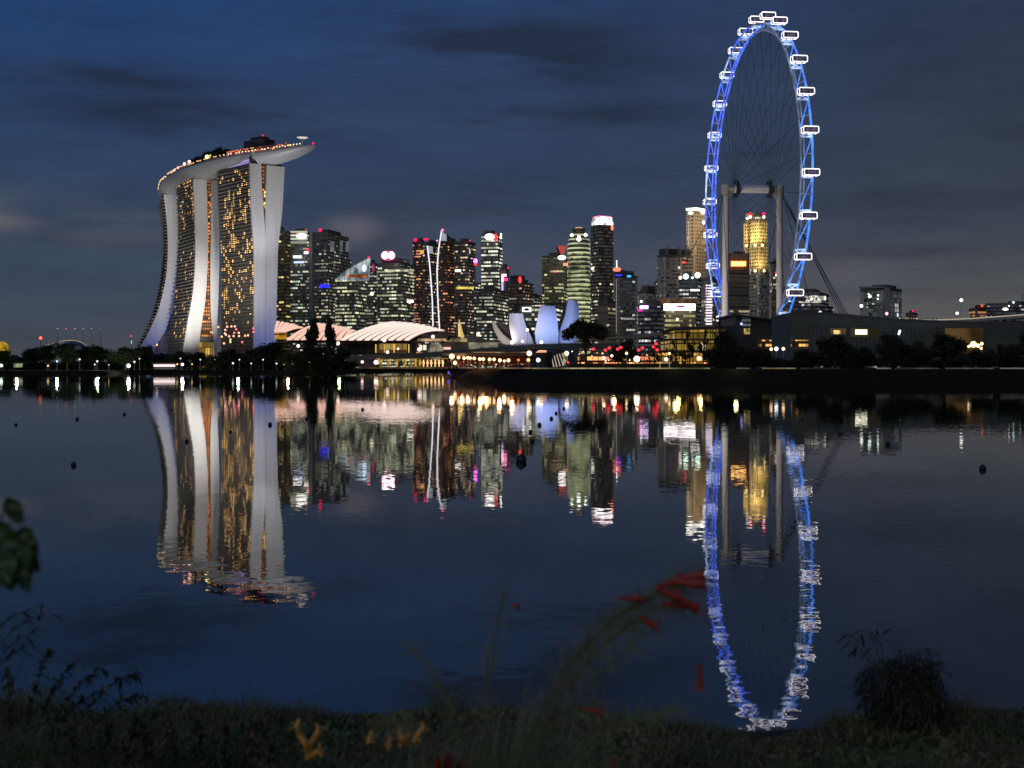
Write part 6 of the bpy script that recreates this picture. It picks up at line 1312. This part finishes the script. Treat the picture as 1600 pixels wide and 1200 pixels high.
# --- arching plant with red tube flowers
cor = thing('flowering_shrub', tuple(G(770, 3.2, 1.4)), 'feathery arching plant with drooping red tube flowers in front of the water', 'flowering plant')
stems = [([(770, 1420, 3.2), (800, 1050, 3.2), (960, 940, 3.1), (1098, 903, 3.0)], 380, 1.0), ([(760, 1420, 3.3), (830, 1130, 3.2), (900, 1010, 3.1), (1040, 945, 3.0)], 170, .9), ([(740, 1420, 3.3), (820, 1160, 3.2), (930, 1050, 3.1), (1010, 990, 3.0)], 60, .8),
         ([(770, 1420, 3.3), (790, 1150, 3.3), (860, 1090, 3.2), (940, 1110, 3.1)], 160, .8), ([(720, 1420, 3.4), (740, 1150, 3.4), (700, 1060, 3.4), (640, 1010, 3.4)], 60, .8), ([(760, 1420, 3.3), (770, 1150, 3.3), (760, 1000, 3.3), (790, 925, 3.2)], 50, .7),
         ([(700, 1420, 3.4), (690, 1180, 3.4), (650, 1110, 3.4), (600, 1130, 3.4)], 90, .8), ([(800, 1420, 3.3), (850, 1170, 3.2), (950, 1120, 3.1), (1060, 1110, 3.1)], 140, .8), ([(720, 1420, 3.5), (740, 1200, 3.5), (770, 1080, 3.5), (760, 1010, 3.5)], 70, .7)]
for P_, nn, k_ in stems:
    C = [W(*p) for p in P_]; b = MB(); b.poly([bez(C, i/16) for i in range(17)], .0011, 5, .0005); st = b.build('stem', M_stem, cor)
    nb = MB()
    for i in range(int(nn*2.6)):
        t = rg.random()**.7*.96+.02
        if t < .3: continue
        p = bez(C, t); d = (bez(C, min(1, t+.02))-bez(C, t-.02)).normalized()
        v = (d+Vector((rg.gauss(0, .75), rg.gauss(0, .5), rg.gauss(0, .65)))).normalized(); L = rg.uniform(.04, .13)*k_
        s_ = v.cross(Vector((0, 1, 0))).normalized()*.0005; e = p+v*L-Vector((0, 0, L*rg.uniform(0, .35)))
        m_ = p.lerp(e, .5)+Vector((0, 0, L*.06)); nb.faces([p-s_, p+s_, m_+s_, m_-s_, e], [(0, 1, 2, 3), (3, 2, 4)])
    nb.build('needle_leaves', M_needle, cor)
for i in range(150):
    pass
tf = MB()
for i in range(1600):
    x = rg.gauss(800, 120); d = rg.uniform(3.0, 3.6); p = W(x, 1250+rg.uniform(-10, 60), d); L = rg.uniform(.12, .42)*max(.35, 1-abs(x-800)/330); hd = rg.uniform(0, 6.28)
    blade(tf, p, L, .0012, rg.uniform(.1, .7)*(1 if x > 780 else 1), (0 if rg.random() < .6 else pi)+rg.gauss(0, .6), 0)
tf.build('basal_tuft', M_needle, cor)
def tubeflower(x, y, d, dx, dy, L, r):
    """px position of the base, direction in px, length px, radius px"""
    s_ = d/F; p = W(x+rg.gauss(0, 5), y+rg.gauss(0, 5), d); v = Vector((dx, rg.uniform(-.2, .2), -dy)).normalized(); v = (v+Vector((rg.gauss(0, .16), rg.gauss(0, .2), rg.gauss(0, .16)))).normalized(); L *= rg.uniform(.65, 1); q = p+v*L*s_
    b = MB(); m_ = p.lerp(q, .6)+Vector((0, 0, -.04*L*s_)); b.poly([p, p.lerp(m_, .5), m_, q], r*s_*.42, 8, r*s_*.85)
    for k in range(5):
        a = 2*pi*k/5; e = v.orthogonal().normalized(); f = v.cross(e); o_ = e*cos(a)+f*sin(a); nleaf(b, q-v*r*s_*.3+o_*r*s_*.5, (v*.8+o_*.9), r*s_*1.5, r*s_*.45, .1, 3)
    b.build('red_flower', M_redp, cor)
for a in [(960, 938, 3.0, 1, -.05, 38, 6), (975, 930, 3.05, 1, .25, 26, 5), (998, 964, 3.0, .7, .6, 34, 7), (1036, 950, 3.0, .8, .55, 38, 6), (1035, 912, 2.95, 1, -.35, 45, 8), (1050, 915, 2.9, 1, -.1, 55, 9), (1062, 925, 2.9, 1, .2, 42, 10), (1040, 928, 2.9, .7, .3, 36, 9), (1072, 905, 2.95, 1, .05, 34, 9), (1030, 920, 2.95, .9, .1, 40, 8), (1050, 935, 3, .5, .4, 26, 8),
          (1094, 1040, 3.0, -.22, 1, 42, 6), (905, 1111, 3.1, 1, .28, 40, 6), (793, 940, 3.2, 1, .1, 14, 5), (958, 1185, 3.1, .3, 1, 20, 4)]: tubeflower(*a)
# the two loose flowers hang on threads of stem
for P_ in ([(1040, 945, 3.0), (1080, 960, 3.0), (1096, 1000, 3.0), (1094, 1040, 3.0)],): b = MB(); b.poly([bez([W(*p) for p in P_], i/10) for i in range(11)], .0007, 4); b.build('stem', M_stem, cor)
# --- low red bloom at the bottom
lowr = thing('red_blossom', tuple(G(690, 3.3, 1.4)), 'blurred low red blossom at the bottom edge, left of the middle', 'flower')
b = MB(); c0 = W(688, 1215, 3.1)
for i in range(22):
    a = rg.uniform(-.2, 1.25); v = Vector((cos(a)*rg.uniform(.4, 1), rg.uniform(-.5, .2), sin(a)*.8+.1)); nleaf(b, c0+Vector((rg.uniform(-.02, .03), 0, rg.uniform(-.01, .03))), v, rg.uniform(.05, .085), .012, .3)
b.build('petals', pmat('deep red petal', (.55, .07, .045), .6, vs=30), lowr)
b = MB(); b.tube(c0, c0-Vector((0, 0, .62)), .003, .003, 5); b.build('stem', M_stem, lowr)
b = MB()
for i in range(160):
    v = Vector((rg.gauss(-.5, .6), rg.gauss(0, .5), rg.uniform(.1, .8))); nleaf(b, W(660, 1240, 3.15), v, rg.uniform(.04, .10), .003, .3, 3)
b.build('brown_bracts', pmat('brown red bract', (.20, .09, .05), .7, vs=30), lowr)
# --- yellow flowers
def yellow(label, stems_, d, base):
    root = thing('yellow_flower', tuple(W(base[0], base[1], d)), label, 'flower', 'yellow flowers at the bottom edge'); s_ = d/F
    for P_ in stems_:
        b = MB(); pts = [W(x, y, d+.02*math.sin(x)) for x, y in P_]; rr = [4.5, 6, 6.5, 5.5]
        for i in range(len(pts)-1): b.tube(pts[i], pts[i+1], rr[min(i, 3)]*s_*.75, rr[min(i+1, 3)]*s_*.75, 8)
        v = (pts[-1]-pts[-2]).normalized()
        for k in range(5):
            a = 2*pi*k/5+.4; e = v.orthogonal().normalized(); f = v.cross(e); o_ = e*cos(a)+f*sin(a); nleaf(b, pts[-1]-v*3*s_+o_*3*s_, v*.6+o_, 12*s_, 3.2*s_, .15, 3)
        for k in range(5):
            i = rg.randrange(1, len(pts)); q = pts[i].lerp(pts[i-1], rg.random()); nleaf(b, q, Vector((rg.uniform(-1, 1), -.3, rg.uniform(-.2, .8))), 11*s_, 3.5*s_, .3, 3)
        b.build('bloom', M_yel, root)
    b = MB(); b.tube(W(base[0], base[1], d), Vector((W(base[0], 0, d).x, d, ZG)), .003, .004, 6); b.build('stalk', M_stem, root)
yellow('largest yellow flower, forked like antlers, lower left of the middle', [[(480, 1180), (477, 1162), (468, 1148), (463, 1133)], [(480, 1182), (484, 1165), (494, 1150), (500, 1136)], [(479, 1186), (490, 1178), (502, 1172)]], 3.4, (479, 1188))
yellow('small two tipped yellow flower left of the slanting one', [[(630, 1162), (627, 1152), (624, 1144)], [(630, 1162), (634, 1154), (634, 1150)]], 3.4, (630, 1164))
yellow('slanting yellow flower right of the small two tipped one', [[(646, 1160), (652, 1149), (658, 1142), (664, 1135)]], 3.4, (645, 1164))
yellow('half hidden pale yellow bud between the flowers', [[(578, 1161), (577, 1157), (580, 1153)]], 3.4, (578, 1163))
yellow('short orange bud just left of the small two tipped flower', [[(608, 1166), (610, 1158), (612, 1153)]], 3.4, (607, 1168))
# --- broad leaved plant at the left edge
bl = thing('broad_leaf_plant', tuple(G(-10, 2.1, 1.4)), 'broad round leaves reaching in from the left edge, nearest to the viewer', 'plant'); d = 2.1; s_ = d/F
def bigleaf(x, y, dx, dy, L, w, fold=.35):
    b = MB(); p = W(x, y, d); v = Vector((dx, rg.uniform(-.3, .1), -dy)).normalized(); sd = Vector((v.z, 0, -v.x)).normalized(); n_ = Vector((0, -1, 0)); rows = []; n = 8
    for i in range(n+1):
        k = i/n; c = p+v*L*s_*k-Vector((0, 0, 1))*.10*L*s_*k*k; ww = w*s_*(sin(pi*(.04+.93*k))**.75)
        for j in (-1, -.5, 0, .5, 1): rows.append(c+sd*ww*j+n_*(abs(j)*ww*fold)+Vector((0, .004*sin(k*9+j*3), 0)))
    b.faces(rows, [(i*5+j, i*5+j+1, (i+1)*5+j+1, (i+1)*5+j) for i in range(n) for j in range(4)]); b.build('leaf', M_broad, bl, smooth=True)
for a in [(10, 778, .75, 1, 44, 15), (0, 832, .8, .6, 60, 22), (28, 828, .7, .4, 36, 15), (10, 835, .6, 1, 70, 26), (0, 850, .35, 1, 60, 22), (22, 848, .75, .7, 56, 18), (26, 858, .35, 1, 64, 16), (8, 868, .3, 1, 50, 18), (-20, 820, 1, .5, 60, 20), (-10, 880, .1, 1, 40, 16), (38, 838, .8, .9, 34, 12)]: bigleaf(*a)
b = MB(); b.poly([bez([W(-60, 1300, d), W(-40, 1000, d), W(-20, 860, d), W(12, 780, d)], i/12) for i in range(13)], .003, 6, .0015); b.poly([W(-30, 900, d), W(5, 850, d), W(30, 832, d)], .002, 5, .001); b.poly([W(-20, 812, d), W(4, 806, d), W(12, 784, d)], .0016, 5, .001); b.build('stem', M_stem, bl)
# --- twiggy shrubs
def twigs(name, label, d, lines, n_leaf, L, w, mat, grp=None, spread=.5, tr=.0025):
    P0 = W(lines[0][0][0], lines[0][0][1], d); root = thing(name, (P0.x, P0.y, ZG), label, 'shrub', grp); b = MB(); lv = MB()
    for ln in lines:
        C = [W(x, y, d+(k*.04)) for k, (x, y) in enumerate(ln)]; b.poly([bez(C, i/12) for i in range(13)], tr, 5, tr*.3)
        for i in range(n_leaf):
            t = rg.uniform(.25, 1); p = bez(C, t); v = (bez(C, min(1, t+.03))-bez(C, t-.03)).normalized()+Vector((rg.gauss(0, spread), rg.gauss(0, spread), rg.gauss(0, spread))); nleaf(lv, p, v, L*rg.uniform(.5, 1.2), w, .3, 3)
    b.build('twigs', M_twig, root); lv.build('leaves', mat, root); return root
M_lv = grassmat('shrub leaves', (.045, .07, .035, 1), (.07, .065, .04, 1))
twigs('leafy_shrub', 'thin twigs with narrow drooping leaves at the left edge below the broad leaves', 3.6, [[(-60, 1150), (-40, 1000), (0, 960), (60, 950)], [(-60, 1150), (-20, 1010), (20, 960), (85, 962)], [(-60, 1180), (-20, 1040), (10, 1000), (55, 988)], [(-60, 1180), (-30, 1060), (0, 1030), (40, 1010)]], 20, .05, .006, M_lv)
twigs('leafy_shrub', 'dark tangled shrub spreading from the lower left corner', 4.6, [[(40, 1200), (40, 1110), (60, 1050), (78, 1018)], [(40, 1200), (60, 1120), (90, 1060), (110, 1040)], [(60, 1200), (90, 1100), (130, 1050), (165, 1046)], [(80, 1200), (130, 1110), (170, 1060), (214, 1052)], [(100, 1200), (150, 1120), (190, 1085), (222, 1088)], [(20, 1200), (10, 1110), (20, 1070), (10, 1050)], [(60, 1200), (70, 1140), (110, 1100), (150, 1085)]], 70, .045, .007, M_lv, spread=.7)
twigs('leafy_shrub', 'low brownish weeds at the bottom left', 4.9, [[(120+i*38, 1230), (115+i*38, 1180), (125+i*38, 1160), (120+i*38+rg.uniform(-15, 15), 1135+rg.uniform(-8, 8))] for i in range(9)], 60, .06, .008, grassmat('brown weeds', (.10, .06, .04, 1), (.07, .07, .035, 1)), spread=.8)
# --- dense bush on the right
bush = thing('round_bush', tuple(G(1410, 5.7, ZG)), 'dense black bush with long drooping leaves at the lower right', 'bush'); b = MB(); c0 = W(1415, 1085, 5.75)
for i in range(6500):
    v = Vector((rg.gauss(0, 1), rg.gauss(0, 1), rg.gauss(0, 1))).normalized(); k = rg.random()**.35; bump = 1.02+.55*mnoise.noise(v*1.7)+.2*mnoise.noise(v*5)
    p = c0+Vector((v.x*.185, v.y*.16, v.z*.185))*k*bump; p.x += .03*(v.z < 0)
    nleaf(b, p, v+Vector((rg.gauss(0, .6), rg.gauss(0, .6), -.5+rg.gauss(0, .5))), rg.uniform(.025, .055), .0035, .5, 3)
b.build('foliage', grassmat('bush leaves', (.035, .045, .025, 1), (.05, .042, .028, 1)), bush)
b = MB()
for i in range(9): b.tube(Vector((c0.x+rg.uniform(-.04, .04), c0.y, ZG-.02)), c0+Vector((rg.uniform(-.1, .1), rg.uniform(-.08, .08), rg.uniform(-.05, .1))), .004, .002, 5)
b.build('stems', M_twig, bush)
sp = thing('long_leaf_shoot', tuple(G(1375, 5.5, ZG)), 'shoot with long leaves rising from the top left of the black bush', 'shoot'); b = MB(); d = 5.5; s_ = d/F
for ln in ([(1380, 1090), (1372, 1040), (1362, 1010), (1322, 990)], [(1380, 1090), (1378, 1040), (1372, 1005), (1355, 985)], [(1378, 1080), (1360, 1030), (1345, 1010), (1330, 1003)], [(1384, 1080), (1382, 1040), (1378, 1015), (1376, 1000)]): b.poly([bez([W(x, y, d) for x, y in ln], i/8) for i in range(9)], .0035, 5, .0015)
b.build('stem', M_twig, sp); b = MB()
for x, y, dx, dy, L, w in ((1376, 998, .9, -1.0, 30, 4.5), (1378, 1000, 1, .05, 22, 3.5), (1352, 984, -1, .35, 30, 4), (1358, 985, .8, .9, 26, 4), (1326, 989, -1, .8, 26, 4), (1330, 1003, -1, .6, 22, 3.5), (1338, 1010, -.3, 1, 18, 3.5), (1365, 1003, -.5, -.6, 16, 3), (1352, 1000, -1, -.1, 20, 3), (1362, 1012, -.9, .8, 24, 4), (1340, 1014, -1, .6, 22, 3.5), (1372, 995, -.2, -1, 14, 3), (1370, 1010, .9, -.3, 18, 3), (1345, 990, .2, 1, 20, 4)):
    p = W(x, y, d); nleaf(b, p, Vector((dx, rg.uniform(-.3, .3), -dy)), L*s_, w*s_, .15, 5)
b.build('leaves', grassmat('shoot leaves', (.02, .03, .015, 1), (.025, .03, .015, 1)), sp)
twigs('leafy_shrub', 'wispy drooping twigs on the right side of the black bush', 5.7, [[(1430, 1110), (1450, 1060), (1470, 1035), (1486, 1055)], [(1430, 1110), (1445, 1050), (1462, 1030), (1474, 1034)], [(1430, 1110), (1455, 1075), (1475, 1060), (1480, 1085)]], 22, .035, .003, M_lv, spread=.5, tr=.0015)
# --- tall thin weeds standing against the water
for lab, x0, n, h0 in (('sparse clump of thin stalks left of the feathery plant', 330, 26, .16), ('small dark clump of stalks at the water edge', 470, 24, .12), ('thin stalks scattered left of the yellow flowers', 410, 14, .14), ('thin weeds at the edge below the wheel reflection', 1110, 22, .12), ('thin weeds at the edge left of the wheel reflection', 970, 22, .13), ('thin stalks right of the black bush', 1500, 18, .10), ('thin stalks at the right end of the bank', 1585, 14, .12)):
    root = thing('weed_clump', tuple(G(x0, 6.0, ZG)), lab, 'weeds', 'thin weeds along the near water edge'); b = MB()
    for i in range(n):
        x = x0+rg.gauss(0, 22); y = 6.0+rg.uniform(-.15, .15); p = G(x, y, 0); p.z = gz(p.x, p.y)-.01; hh = h0*rg.uniform(.5, 1.2); blade(b, p, hh, .0016, rg.uniform(.05, .5), rg.uniform(0, 6.28), rg.uniform(-1, 1))
        if rg.random() < .5:
            for k in range(4): nleaf(b, p+Vector((0, 0, hh*rg.uniform(.3, .9))), Vector((rg.uniform(-1, 1), rg.uniform(-.5, .5), .4)), .03, .003, .3, 3)
    b.build('stalks', M_gr, root)
for o in list(S.objects):      # prototypes were never linked at the origin by accident
    if o.type == 'EMPTY' and o.get('category') and not o.children: bpy.data.objects.remove(o)
